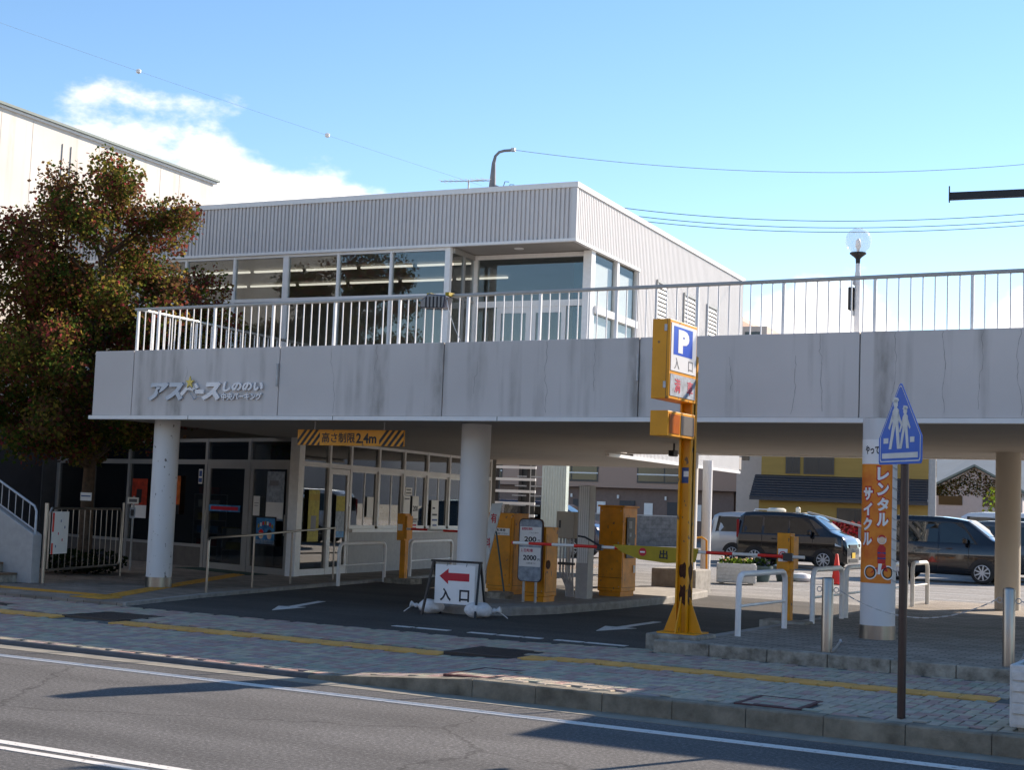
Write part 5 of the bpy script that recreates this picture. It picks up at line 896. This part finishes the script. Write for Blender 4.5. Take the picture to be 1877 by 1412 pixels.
# ------------------------------------------------------------------ cars
def make_car(nm, label, x, y, L, W, H, paint, nose=1, van=.0, rz=0., plate='plate_yellow', group='cars parked in the lot'):
    o = thing(nm, label, 'car', (x, y, .1), rz, group); hw = W/2
    top = [(0, .55), (.006, .80), (.02, .92), (.06, .975), (.15, .995), (.35, 1.0), (.5, .995), (.6, .975), (.665+van*.5, .945), (.815+van, .675), (.855+van, .645), (.93+van*.5, .605), (.972, .565), (.99, .51), (1.0, .40)]
    def ip(t, xf):
        for (a, b), (c, d) in zip(t, t[1:]):
            if a <= xf <= c: return b+(d-b)*(xf-a)/(c-a)
        return t[-1][1]
    wf = [(0, .90), (.02, .95), (.08, .985), (.3, 1), (.75, 1), (.9, .975), (.965, .93), (1.0, .84)]; belt = .585*H; zb = .2
    def ring(xf):
        tz = ip(top, xf)*H; w_ = hw*ip(wf, xf); bl = min(belt, tz-.05); g = max(0, min(1, (tz-belt)/(H*.38))); wr = w_*(.95-.13*g); pts = [(0, zb), (w_*.86, zb), (w_*.97, zb+.05), (w_, zb+.18), (w_*1.005, .38*H if .38*H < bl else bl-.03), (w_*.985, bl-.02), (w_*.965, bl)]
        z5 = tz-.1*g-.03; 
        if z5 < bl+.005: z5 = bl+.005
        pts += [(wr+.012, z5), (wr-.012, z5+(tz-z5)*.45), (wr-.07, tz-.012), (wr*.5, tz+.004), (0, tz+.008)]
        return pts
    st_ = sorted(set([i/44 for i in range(45)]+[t[0] for t in top]+[w__[0] for w__ in wf])); b = MB(); rings = []
    for xf in st_:
        half = ring(xf); full = [(-yy, zz) for yy, zz in half[::-1][:-1]]; full = half+[(-yy, zz) for yy, zz in half[-2:0:-1]]; rings.append([(xf*L-L/2, yy, zz) for yy, zz in full])
    n = len(rings[0]); vs2 = [p for r_ in rings for p in r_]
    fs2 = [(i*n+k, (i+1)*n+k, (i+1)*n+(k+1) % n, i*n+(k+1) % n) for i in range(len(rings)-1) for k in range(n)]+[tuple(range(n)), tuple(range(len(vs2)-1, len(vs2)-n-1, -1))]
    b.add(vs2, fs2); body = b.build('body', paint, o, smooth=True)
    def sy(xf, z):                                     # half width of the cabin side at height z
        p = ring(xf); (y0, z0), (y1, z1) = p[6], p[7]; t = 0 if z1 <= z0 else max(0, min(1, (z-z0)/(z1-z0))); return y0+(y1-y0)*t
    def sidepoly(xz, off, name_, mat, par):
        for s_ in (-1, 1):
            pts = [((xf-.5)*L, s_*(sy(xf, z)+off), z) for xf, z in xz]; q = MB(); m_ = len(pts); c = Vector((sum(p[0] for p in pts)/m_, sum(p[1] for p in pts)/m_, sum(p[2] for p in pts)/m_)); q.add(pts+[tuple(c)], [((i+1) % m_, i, m_) if s_ > 0 else (i, (i+1) % m_, m_) for i in range(m_)]); q.build(name_, mat, par)
    gz0, gz1 = belt+.03, H-.17
    def seg(a, b_, slant0=0, slant1=0): return [(a, gz0)]+[(a+(b_-a)*t, gz0) for t in (.33, .66)]+[(b_, gz0), (b_-slant1, gz1), (a+(b_-a)*.66-slant1*.66+slant0*.33, gz1+.01), (a+(b_-a)*.33+slant0*.66-slant1*.33, gz1+.01), (a+slant0, gz1)]
    sidepoly(seg(.05, .235, .02, .0), .006, 'side_window', 'glass_car', o); sidepoly(seg(.255, .475), .006, 'side_window', 'glass_car', o); sidepoly(seg(.49, .70+van, 0, .085+van*.6), .006, 'side_window', 'glass_car', o)
    sidepoly([(.045, gz0-.02), (.72+van, gz0-.02), (.63+van*.4, gz1+.025), (.3, gz1+.03), (.06, gz1+.02)], .003, 'window_surround', 'black', o)
    q = MB(); rows = [(.655+van*.5), .70+van*.7, .75+van*.9, .792+van]; pts = []
    for xf in rows:
        wr = ring(xf)[9][0]-.0; zt = ip(top, xf)*H; pts += [((xf-.5)*L+.006, yy*wr*.97, zt+.016-abs(yy)*.012) for yy in (-1, -.5, 0, .5, 1)]
    q.add(pts, [(i*5+k, (i+1)*5+k, (i+1)*5+k+1, i*5+k+1) for i in range(3) for k in range(4)]); q.build('windscreen', 'lens' if False else 'glass_car', o, smooth=True)
    MB().box(-L/2+.0-.006, -L/2+.02, -hw*.72, hw*.72, belt+.05, H*.86).build('rear_window', 'glass_car', o)
    for s_ in (-1, 1):
        MB().box(-L/2-.008, -L/2+.07, s_*hw*.93-(.06 if s_ > 0 else 0), s_*hw*.93+(.06 if s_ < 0 else 0), belt-.12, H*.84).build('tail_light', 'tail', o, bevel=.01)
        hl = MB().add([((.90-.5)*L, s_*hw*.985, .43*H), ((.985-.5)*L+.01, s_*hw*.72, .40*H), ((.985-.5)*L, s_*hw*.66, .50*H), ((.895-.5)*L, s_*hw*.95, .555*H), ((.96-.5)*L+.012, s_*hw*.93, .42*H), ((.955-.5)*L, s_*hw*.90, .525*H)], [(0, 4, 5, 3), (4, 1, 2, 5)] if s_ < 0 else [(3, 5, 4, 0), (5, 2, 1, 4)]).build('headlight', 'lens', o)
        MB().box((.665-.5)*L, (.665-.5)*L+.12, s_*(hw+.11)-.08, s_*(hw+.11)+.06, belt+.02, belt+.17).build('wing_mirror', paint, o, bevel=.03)
        for xf in (.35, .56): MB().box((xf-.5)*L-.08, (xf-.5)*L+.08, s_*(hw*1.0)-.012, s_*(hw*1.0)+.02, belt-.13, belt-.105).build('door_handle', paint, o, bevel=.006)
        for xf in (.24, .48, .70): MB().box((xf-.5)*L-.004, (xf-.5)*L+.004, s_*hw*1.0-.004, s_*hw*1.0+.008, .32, belt-.02).build('door_seam', 'black', o)
        for xf in (.18, .80):
            cx_ = (xf-.5)*L; rr = .285; MB().plate([(cx_+.35*math.cos(t), .285+.35*math.sin(t)) for t in [math.pi*k/16-.25 for k in range(0, 17)]]+[(cx_-.34, .2), (cx_+.34, .2)][:0], s_*hw*1.008-.004, s_*hw*1.008+.004).build('wheel_arch', 'black', o)
            wh = MB().lathe([(.17, -.09), (rr-.03, -.09), (rr, -.06), (rr, .06), (rr-.03, .09), (.17, .09)], (cx_, s_*(hw-.065), rr), 28, axis='y').build('wheel', 'rubber', o, smooth=True)
            q = MB(); q.lathe([(.185, -.012), (.2, .0), (.185, .012)], (cx_, s_*(hw+.034), rr), 24, axis='y', cap=False); q.cone((cx_, s_*(hw+.0), rr), (cx_, s_*(hw+.042), rr), .045, n=12)
            for k in range(9): t = k*2*math.pi/9; q.bar((cx_+.03*math.cos(t), s_*(hw+.034), rr+.03*math.sin(t)), (cx_+.19*math.cos(t), s_*(hw+.034), rr+.19*math.sin(t)), .034, .014, up=(0, 1, 0))
            q.build('rim', 'wheel', wh); MB().cone((cx_, s_*(hw+.02), rr), (cx_, s_*(hw+.027), rr), .18, n=20).build('brake_shadow_disc', 'black', wh)
    MB().box(L/2-.045, L/2+.012, -hw*.55, hw*.55, .40*H, .46*H).build('grille', 'black', o); MB().box(L/2-.06, L/2+.012, -hw*.6, hw*.6, .24, .34).build('air_intake', 'black', o); MB().box(L/2+.012, L/2+.02, -.165, .165, .37, .53).build('number_plate', plate, o)
    return o
make_car('parked_car', 'black boxy small wagon with yellow number plate beside the traffic cone', -13.75, 42.7, 3.4, 1.475, 1.66, 'car_black', van=.045)
make_car('parked_car', 'silver car parked close behind the black boxy wagon', -15.0, 45.3, 4.6, 1.7, 1.62, 'car_silver', plate='signwhite')
make_car('parked_car', 'black small wagon with silver wheels behind the chain and crossing sign', -8.45, 38.7, 3.45, 1.5, 1.68, 'car_black', van=.045)
make_car('parked_car', 'dark grey car parked just beyond the black small wagon by the plain column', -6.6, 41.4, 3.6, 1.5, 1.62, 'car_grey', van=.03)
make_car('parked_car', 'white van parked furthest from the building deck in the lot', -7.0, 44.6, 4.6, 1.7, 1.88, 'car_white', van=.04, plate='signwhite')
make_car('parked_car', 'white compact car showing past the plain column', -4.3, 48.0, 3.9, 1.65, 1.6, 'car_white', plate='signwhite')
make_car('parked_car', 'dark blue minivan behind the yellow parking machines', -21.8, 41.5, 4.4, 1.7, 1.74, 'car_navy', van=.04, rz=R(6), plate='signwhite')
# ------------------------------------------------------------------ background buildings
br_ = thing('brown_building', 'brown tiled apartment block with a pale end wall beyond the parking lot', 'building', (-27.6, 75.0, 0), R(6))
MB().box(-22, 0, 0, 12, 4.0, 12.3).build('upper_wall', 'brown_tile', br_); MB().box(-22, -.3, .5, 12, 0, 2.9).build('ground_wall', 'dark_brown', br_); MB().box(-22, .02, -.05, 12, 2.9, 4.0).build('band', 'brown_tile', br_); MB().box(.021, 1.5, -.3, 12, 0, 11.9).build('end_wall', 'pink_wall', br_)
MB().box(-22.2, .0, -.1, 12, 12.3, 12.5).build('parapet', 'pink_wall', br_)
for x in (-9.6, -4.1, -15.5):
    for z in (3.3, 6.2, 9.1): 
        wn_ = MB().box(x-1.6, x+1.6, -.08, -.051, z-.1, z+1.55).build('window', 'win_frame', br_); 
        for k in (-1, 1): MB().box(x+k*.78-.74, x+k*.78+.74, -.1, -.081, z, z+1.45).build('pane', 'window_dark', wn_)
        MB().box(x-1.6, x+1.6, -.12, -.101, z+.35, z+.42).build('rail', 'white_metal', wn_)
for x in (-12, -9.2, -6.4, -3.6): d_ = MB().box(x-.45, x+.45, .42, .49, .1, 2.2).build('door', 'darkgrey', br_); MB().box(x+1.0, x+1.5, .44, .49, 1.2, 2.1).build('side_window', 'white_metal', br_); MB().box(x-.6, x-.5, .38, .49, 2.3, 2.5).build('wall_lamp', 'signwhite', br_)
MB().box(.3, 1.2, -.34, -.301, 10.2, 11.6).build('window', 'window_dark', br_); MB().box(.3, .7, -.34, -.301, 4.6, 5.6).build('window', 'window_dark', br_)
MB().box(1.5, 2.3, 0, 6, 0, 3.2).build('annex', 'pink_wall', br_)
yhh = thing('yellow_house', 'yellow two storey house with dark tiled lean-to roof beyond the lot', 'house', (-24.6, 69.6, 0), R(13))
MB().box(0, 8.6, 2.0, 9, 0, 6.2).build('wall', 'yellow_wall', yhh); MB().box(.1, 8.4, .3, 1.99, 0, 2.6).build('lower_wall', 'yellow_wall', yhh)
b = MB(); b.add([(-.3, -.4, 2.55), (8.3, -.4, 2.55), (8.3, 2.0, 3.75), (-.3, 2.0, 3.75), (-.3, -.4, 2.42), (8.3, -.4, 2.42), (8.3, 2.0, 3.6), (-.3, 2.0, 3.6)], [(0,1,2,3),(7,6,5,4),(0,4,5,1),(1,5,6,2),(2,6,7,3),(3,7,4,0)]); lr = b.build('lower_roof', 'roof_tile', yhh)
for k in range(9):
    yy = -.38+k*.265; zz = 2.56+(yy+.4)*.5; MB().box(-.31, 8.31, yy, yy+.05, zz, zz+.05).build('tile_course', 'roof_tile', lr)
b = MB(); b.plate([(-.6, 6.1), (9.2, 6.1), (4.3, 8.2)], 1.4, 9.6); b.build('upper_roof', 'roof_tile', yhh); MB().box(8.25, 8.35, -.45, 2.0, 2.6, 2.7).build('verge', 'white_metal', yhh)
for x0, x1, z0, z1, y in ((1.3, 1.9, 3.9, 4.75, 2.0), (2.2, 3.6, 3.9, 4.75, 2.0), (5.6, 6.6, 3.9, 4.75, 2.0), (4.0, 5.7, .6, 2.1, .3), (7.3, 8.0, .9, 1.7, .3)):
    wn_ = MB().box(x0-.06, x1+.06, y-.06, y+.02, z0-.06, z1+.06).build('window', 'win_frame', yhh); MB().box(x0, (x0+x1)/2-.02, y-.075, y-.061, z0, z1).box((x0+x1)/2+.02, x1, y-.075, y-.061, z0, z1).build('pane', 'window_dark', wn_)
for y0, z0 in ((4, 3.9), (4.5, 1.1)): wn_ = MB().box(8.58, 8.66, y0, y0+.8, z0, z0+.9).build('window', 'win_frame', yhh); MB().box(8.661, 8.67, y0+.06, y0+.74, z0+.06, z0+.84).build('pane', 'window_dark', wn_)
MB().cone((8.45, .25, 0), (8.45, .25, 2.5), .05, n=8).build('downpipe', 'dark_metal', yhh)
up_ = thing('utility_pole', 'concrete utility pole in front of the yellow house', 'pole', (-15.7, 68.6, 0)); MB().cone((0, 0, 0), (0, 0, 10.5), .19, .14, 14).build('shaft', 'greypost', up_, smooth=True); MB().box(-.9, .9, -.05, .05, 9.4, 9.5).build('crossarm', 'galv', up_)
iv = thing('ivy_house', 'grey house with ivy covered gable in the distance', 'house', (-18.7, 92, 0), R(8)); MB().box(-2.6, 3, 0, 8, 0, 3.6).build('wall', 'grey_wall', iv); b = MB(); b.plate([(-2.6, 3.6), (3, 3.6), (.2, 5.1)], 0, 8); b.build('gable', 'grey_wall', iv)
b = MB(); 
for a, c in (((-2.9, 3.5), (.2, 5.15)), ((.2, 5.15), (3.3, 3.5))): b.plate([a, c, (c[0], c[1]+.14), (a[0], a[1]+.14)], -.4, 8.2)
b.build('roof', 'roof_green', iv); MB().box(-1.9, -.5, -.04, .0, 2.75, 3.3).build('window', 'window_dark', iv); MB().box(.7, 2.0, -.04, .0, 2.75, 3.3).build('window', 'window_dark', iv)
rr = random.Random(4); b = MB()
for k in range(1500):
    x = rr.uniform(-2.5, 2.9); zt = 5.0-abs(x-.2)*.53; z = rr.uniform(3.35, max(3.4, zt)); s_ = .1; a = rr.random()*6; b.add([(x, -.03-rr.random()*.06, z), (x+s_*math.cos(a), -.06, z+s_*math.sin(a)), (x+s_*math.cos(a+1), -.03, z+s_*math.sin(a+1))], [(0, 1, 2)], rr.randrange(3))
b.build('ivy', ['leaf_olive', 'leaf_brown', 'leaf_bush'], iv)
rh = thing('far_house', 'grey house with dark roof at the far end of the lot', 'house', (-11.5, 96, 0)); MB().box(-2.5, 7, 0, 7, 0, 3).build('wall', 'grey_wall', rh); b = MB(); b.plate([(-3, 2.9), (7.5, 2.9), (2.3, 5.0)], -.5, 7.5); b.build('roof', 'roof_tile', rh)
# block wall, tank, shed, shrubs, rack tower
bw = thing('block_wall', 'low dark concrete block wall at the far side of the lot', 'wall', (-30.0, 58.9, .096), R(23)); MB().box(0, 5.4, 0, .14, 0, 1.32).build('core', 'joint', bw)
bp0 = None; BL = MB().box(.004, .386, -.012, .152, .004, .186)
for k in range(7):
    for i in range(14):
        x = i*.39-(.195 if k % 2 else 0)
        if x < 0 or x > 5.1: continue
        o = inst(bp0, BL, 'block', 'block', bw, (x, 0, k*.19)); bp0 = bp0 or o
MB().box(0, 5.4, -.02, .16, 1.335, 1.38).build('coping', 'greypost', bw)
tk = thing('water_tank', 'cream panel water tank with pipe rail beyond the black wagon', 'tank', (-19.7, 59.2, .096), R(12)); MB().box(-.95, .95, -.6, .6, .5, 1.72).build('tank', 'cream_tank', tk, bevel=.04); MB().lathe([(.4, 1.72), (.4, 1.82), (.3, 1.88)], (-.3, 0, 0), 20).build('lid', 'cream_tank', tk, smooth=True); MB().lathe([(.1, 1.72), (.1, 1.9), (.05, 1.95)], (.6, 0, 0), 12).build('vent', 'cream_tank', tk); MB().box(-.9, .9, -.55, .55, 0, .5).build('plinth', 'concrete', tk); MB().tube([(-1.15, -.6, 0), (-1.15, -.6, 1.75), (-1.1, -.6, 1.8), (-.5, -.6, 1.8)], .03, 6).tube([(1.1, -.6, 0), (1.1, -.6, 1.6), (1.0, -.6, 1.65)], .03, 6).build('pipe', 'white_metal', tk)
sh = thing('shed', 'small shelter with a sloping grey roof near the red shrub', 'shed', (-17.0, 57.6, .096), R(15)); b = MB(); b.add([(-1.1, -.5, 1.78), (1.1, -.5, 1.28), (1.1, .9, 1.28), (-1.1, .9, 1.78), (-1.1, -.5, 1.7), (1.1, -.5, 1.2), (1.1, .9, 1.2), (-1.1, .9, 1.7)], [(0,1,2,3),(7,6,5,4),(0,4,5,1),(1,5,6,2),(2,6,7,3),(3,7,4,0)]); b.build('roof', 'greypost', sh)
for x, z in ((-.95, 1.7), (.95, 1.2)): MB().box(x-.05, x+.05, -.35, -.25, 0, z).box(x-.05, x+.05, .7, .8, 0, z).build('post', 'midgrey', sh)
def shrub(nm, label, x, y, z, rx, h_, mats, n, s_, cat='shrub'):
    o = thing(nm, label, cat, (x, y, z)); rr = random.Random(int(x*7+y)); b = MB()
    for i in range(n):
        t = rr.random()*2*math.pi; v = rr.random()**.5; hh = rr.random(); q = rx*v*math.sqrt(max(.05, 1-(2*hh-1)**2*.7)); p = Vector((q*math.cos(t), q*math.sin(t), h_*.12+h_*.88*hh)); d = Vector((rr.gauss(0, 1), rr.gauss(0, 1), rr.gauss(.4, .8))).normalized(); tt_ = d.orthogonal().normalized()*s_*.4; d *= s_; b.add([p, p+d*.5+tt_, p+d, p+d*.5-tt_], [(0, 1, 2, 3)], rr.randrange(len(mats)))
    b.build('foliage', mats, o); q = MB()
    for k in range(4): q.tube([(0, 0, 0), (rr.uniform(-.3, .3)*rx, rr.uniform(-.3, .3)*rx, h_*.4), (rr.uniform(-.7, .7)*rx, rr.uniform(-.7, .7)*rx, h_*.8)], .02, 5)
    q.build('stem', 'bark', o)
for i, x in enumerate((-24, -19, -11.5, -6.5, 3)): shrub('street_tree', ['round street tree across the street, first past the pale shop', 'round street tree across the street, second past the pale shop', 'round street tree across the street by the low pale house', 'round street tree across the street beside the grey house', 'round street tree across the street before the grey house'][i], x, -9.5, 0, 2.0, 5.4, ['leaf_brown', 'leaf_bush', 'leaf_red', 'leaf_green'], 1500, .32, 'tree')
shrub('red_shrub', 'bright red leaved shrub behind the small shelter', -16.9, 58.9, .09, 1.1, 1.35, ['leaf_crimson', 'red', 'leaf_red'], 900, .16); shrub('hedge_bush', 'dark green bush behind the steel gate', -19.3, 19.0, .13, .85, .4, ['leaf_bush', 'leaf_bush', 'black'], 2200, .07); shrub('young_tree', 'thin pale green sapling beside the ivy house', -15.6, 84, .0, .9, 3.6, ['leaf_light', 'leaf_olive'], 420, .22, 'tree')
fb = thing('boundary_fence', 'dark fence panels along the far edge of the lot', 'fence', (-18.3, 62.3, .096), R(14)); 
for k in range(9): MB().box(k*1.0, k*1.0+.96, 0, .05, .1, 1.15).build('panel', 'darkgrey', fb); MB().box(k*1.0-.03, k*1.0+.0, -.03, .06, 0, 1.2).build('post', 'dark_metal', fb)
rk = thing('steel_stair', 'white and dark steel stair tower past the office corner', 'stair', (-21.2, 38.4, .096), R(8))
for x in (-.55, .45): MB().box(x-.05, x+.05, -.05, .05, 0, 5).box(x-.05, x+.05, 1.9, 2.0, 0, 5).build('post', 'dark_metal', rk)
for k in range(8): MB().box(-.8, .7, -.12, -.06, .5+k*.36, .58+k*.36).build('rail', 'white_metal', rk); MB().box(-.5, .4, .1+.2*k, .4+.2*k, .35+k*.3, .39+k*.3).build('tread', 'galv', rk)
MB().box(-.6, -.1, 2.05, 2.1, 0, 4).build('back_panel', 'interior_dark', rk)
tw = thing('duct_tower', 'pale mint corrugated duct tower beside the steel stair', 'tower', (-20.75, 40.2, .096), R(20)); cladding('cladding', .75, 0, 6, 'mint', lambda x, d, z: (x-.375, -.375+d, z), tw, .08, .02); cladding('cladding', .75, 0, 6, 'mint', lambda x, d, z: (.375-d, x-.375, z), tw, .08, .02); MB().box(-.37, .34, -.34, .37, 0, 6).build('core', 'mint', tw)
# hills
hm = MB(); hr_ = random.Random(2); npt = 60; xs2 = [-1200+i*40 for i in range(npt)]; hz = [52+14*math.sin(i*.5)+10*math.sin(i*1.3+1)+hr_.uniform(-3, 3) for i in range(npt)]
hm.add([(x, 900, -2) for x in xs2]+[(x, 1100, h_+8) for x, h_ in zip(xs2, hz)]+[(x, 1300, -2) for x in xs2], [(i, i+1, npt+i+1, npt+i) for i in range(npt-1)]+[(npt+i, npt+i+1, 2*npt+i+1, 2*npt+i) for i in range(npt-1)]); struct(hm.build('hills', 'hill', smooth=True))
# across the street, seen mirrored in the glazing
for i, (x0, x1, h_, mt_, lb) in enumerate(((-30, -17, 6.5, 'pink_wall', 'pale rendered shop building across the street, mirrored in the glazing'), (-15.5, -4, 5.4, 'pink_wall', 'low pale house across the street'), (-2, 10, 7.2, 'greypost', 'grey house across the street'), (12, 26, 6.0, 'brown_tile', 'long brown house across the street'))):
    o = thing('opposite_house', lb, 'house', ((x0+x1)/2, -16, 0)); L = (x1-x0)/2; MB().box(-L, L, -8, 0, 0, h_).build('wall', mt_, o); b = MB(); b.add([(-L-.5, .6, h_), (L+.5, .6, h_), (L+.5, -4, h_+1.8), (-L-.5, -4, h_+1.8), (-L-.5, -8.6, h_), (L+.5, -8.6, h_)], [(0, 1, 2, 3), (3, 2, 5, 4), (0, 3, 4), (1, 5, 2), (0, 4, 5, 1)]); b.build('roof', 'roof_tile', o)
    for k in range(int(L)): wn_ = MB().box(-L+.8+k*2, -L+1.9+k*2, .001, .06, h_-2.2, h_-.9).build('window', 'win_frame', o); MB().box(-L+.86+k*2, -L+1.84+k*2, .061, .07, h_-2.14, h_-.96).build('pane', 'window_dark', wn_)
# ------------------------------------------------------------------ poles and wires above the roof
cp = thing('curved_lamp_pole', 'grey tapered pole with curved arm rising behind the roof', 'pole', (-21.35, 36.6, .35)); MB().tube([(0, 0, -.3), (0, 0, 9.6), (0, 0, 10.4), (.02, 0, 11.4), (.06, .02, 11.62), (.16, .06, 11.74), (.3, .1, 11.78), (.55, .2, 11.8)], [.19, .14, .125, .06, .045, .042, .042, .042], 10).build('shaft', 'pole_grey', cp, smooth=True); MB().box(-.06, .06, -.06, .06, 10.1, 10.75).build('collar', 'greypost', cp); MB().tube([(.1, 0, 10.7), (.35, .1, 10.6), (.7, .3, 10.35), (.95, .4, 10.15)], .05, 6).build('insulator_arm', 'galv', cp)
for k in range(4): MB().tube([(.3+k*.18, .1, 10.62-k*.1), (.36+k*.18, .12, 10.85-k*.1), (.5+k*.18, .12, 10.83-k*.1)], .012, 5).build('hook', 'dark_metal', cp)
MB().box(.5, .62, .15, .25, 11.76, 11.86).build('end_fitting', 'galv', cp)
def wire(pts, rad, label, beads=()):
    o = thing('overhead_wire', label, 'wire', pts[0]); p0_ = Vector(pts[0]); P_ = [Vector(p)-p0_ for p in pts]; out_ = []
    a, m_, c = P_; 
    for i in range(33): t = i/32; out_.append(a*(1-t)*(1-2*t)+m_*4*t*(1-t)+c*t*(2*t-1))
    MB().tube(out_, rad, 4).build('cable', 'galv' if rad < .01 else 'dark_metal', o)
    for t in beads: p = a*(1-t)*(1-2*t)+m_*4*t*(1-t)+c*t*(2*t-1); MB().lathe([(.01, -.05), (.05, -.03), (.05, .03), (.01, .05)], p, 10).build('marker', 'signwhite', o)
wire(((-20.75, 36.8, 12.15), (-12.6, 39.4, 11.4), (-4.9, 41.0, 11.6)), .008, 'thin wire leaving the curved pole arm across the sky')
for k, dz in enumerate((0, -.28, -.46)): wire(((-28.5, 53.0, 14.75+dz), (-17.86, 57.28, 13.78+dz), (-5.0, 60.5, 14.4+dz)), .014, ['upper', 'middle', 'lower'][k]+' of three parallel power lines above the corrugated side wall')
wire(((-24.5, 17.5, 11.4), (-20.3, 22.2, 9.95), (-15.3, 25.8, 8.3)), .0022, 'thin wire with small white markers sloping down to the roof', (.42, .735))
sa = thing('signal_arm', 'dark steel arm reaching in over the pavement', 'arm', (-3.0, 13.67, 4.66), math.atan2(.13, .65)); MB().bar((0, 0, 0), (6.6, 0, .12), .07, .065).build('beam', 'black', sa); MB().box(-.012, .0, -.045, .045, -.05, .09).build('end_plate', 'dark_metal', sa); MB().cone((6.6, 0, -4.39), (6.6, 0, .3), .09, n=12).build('mast', 'black', sa)
# ------------------------------------------------------------------ tree
tr = thing('autumn_tree', 'tree with red and olive autumn leaves at the end of the deck', 'tree', (-19.2, 19.0, .13)); rt = random.Random(21)
tk_ = MB(); tk_.tube([(0, 0, -.05), (.03, .02, .6), (.0, .03, 1.4), (.05, 0, 2.2), (.1, .05, 3.2), (.05, .1, 4.4), (.1, .1, 5.6), (.15, .1, 6.8)], [.15, .12, .11, .1, .085, .065, .045, .02], 10); tk_.build('trunk', 'bark', tr, smooth=True)
clumps = []
brn = MB()
for i in range(72):
    z0 = rt.uniform(1.6, 5.9); a = rt.random()*2*math.pi; zt = z0+rt.uniform(.2, 1.2); f_ = (zt-1.7)/5.9; R_ = 2.6*math.sin(math.pi*min(.97, max(.1, .26+.69*f_)))**.7*rt.uniform(.55, 1.05)
    e = Vector((R_*math.cos(a)+.1, R_*math.sin(a)+.1, zt)); s0 = Vector((.07, .05, z0)); mid = s0.lerp(e, .5)+Vector((0, 0, .18)); brn.tube([s0, mid, e], [.035, .02, .006], 5)
    for t in (.55, .8, 1.0): p = s0.lerp(mid, t*2) if t < .5 else mid.lerp(e, (t-.5)*2); clumps.append((p, rt.uniform(.3, .5)))
brn.build('branches', 'bark', tr)
for i in range(40): clumps.append((Vector((rt.gauss(0, .7), rt.gauss(0, .7), rt.uniform(2.5, 7.0))), rt.uniform(.35, .6)))
for (x, y, z) in ((.3, -.3, 7.35), (.75, -.2, 7.05), (-.6, -.4, 6.9), (-1.2, -.3, 6.4), (1.5, .2, 5.9), (1.75, 0, 5.2), (1.9, .1, 4.6), (2.0, .2, 4.2)): clumps.append((Vector((x, y, z)), .33))
lv = []; lf = []; lm = []
names = ['leaf_olive', 'leaf_green', 'leaf_red', 'leaf_brown', 'leaf_gold', 'leaf_crimson']
for p, rr in clumps:
    tone = rt.random(); hz_ = (p.z-2)/5.5
    for k in range(int(400*(rr/.42)**2)):
        d = Vector((rt.gauss(0, 1), rt.gauss(0, 1), rt.gauss(0, .8))).normalized()*rr*rt.random()**.45; q = p+d
        wx, wy, wz = q.x-19.2, q.y+19.0, q.z+.13
        if (wx > -17.25 and 16.7 < wy < 21.5 and 2.6 < wz < 3.95) or wz < 1.6: continue
        s_ = rt.uniform(.04, .1); ax = Vector((rt.gauss(0, 1), rt.gauss(0, 1), rt.gauss(-.5, .7))).normalized(); sd_ = ax.orthogonal(); sd_ = (Matrix.Rotation(rt.random()*6.28, 3, ax) @ sd_).normalized()*s_*.38; ax = ax*s_
        o_ = len(lv); lv += [tuple(q), tuple(q+ax*.5+sd_), tuple(q+ax), tuple(q+ax*.5-sd_)]; lf.append((o_, o_+1, o_+2, o_+3))
        w_ = [3.0, 3.0-1.6*hz_, .8+2.2*hz_, 1.4+2.4*hz_, 1.0+(1.6 if q.x > .6 else 0), .2+.2*hz_]
        if tone < .35: w_[1] *= 4; w_[0] *= 2
        elif tone < .6: w_[3] *= 4
        elif tone > .8: w_[2] *= 4; w_[5] *= 2
        else: w_[0] *= 3; w_[4] *= 2
        lm.append(rt.choices(range(6), w_)[0])
cr = MB(); cr.v = lv; cr.f = lf; cr.mi = lm; cr.build('crown', names, tr, kind='stuff')
gc = MB(); g2 = random.Random(9)
for i in range(60): x, y = g2.uniform(-19.5, -16.6), g2.uniform(15.9, 18.6); a = g2.random()*6; gc.add([(x, y, .141), (x+.05*math.cos(a), y+.05*math.sin(a), .146), (x+.06*math.cos(a+.7), y+.06*math.sin(a+.7), .142)], [(0, 1, 2)], g2.randrange(2))
lo = gc.build('fallen_leaves', ['leaf_brown', 'leaf_red'], kind='stuff'); tag(lo, 'scattered fallen brown leaves below the tree and gate', 'leaves')
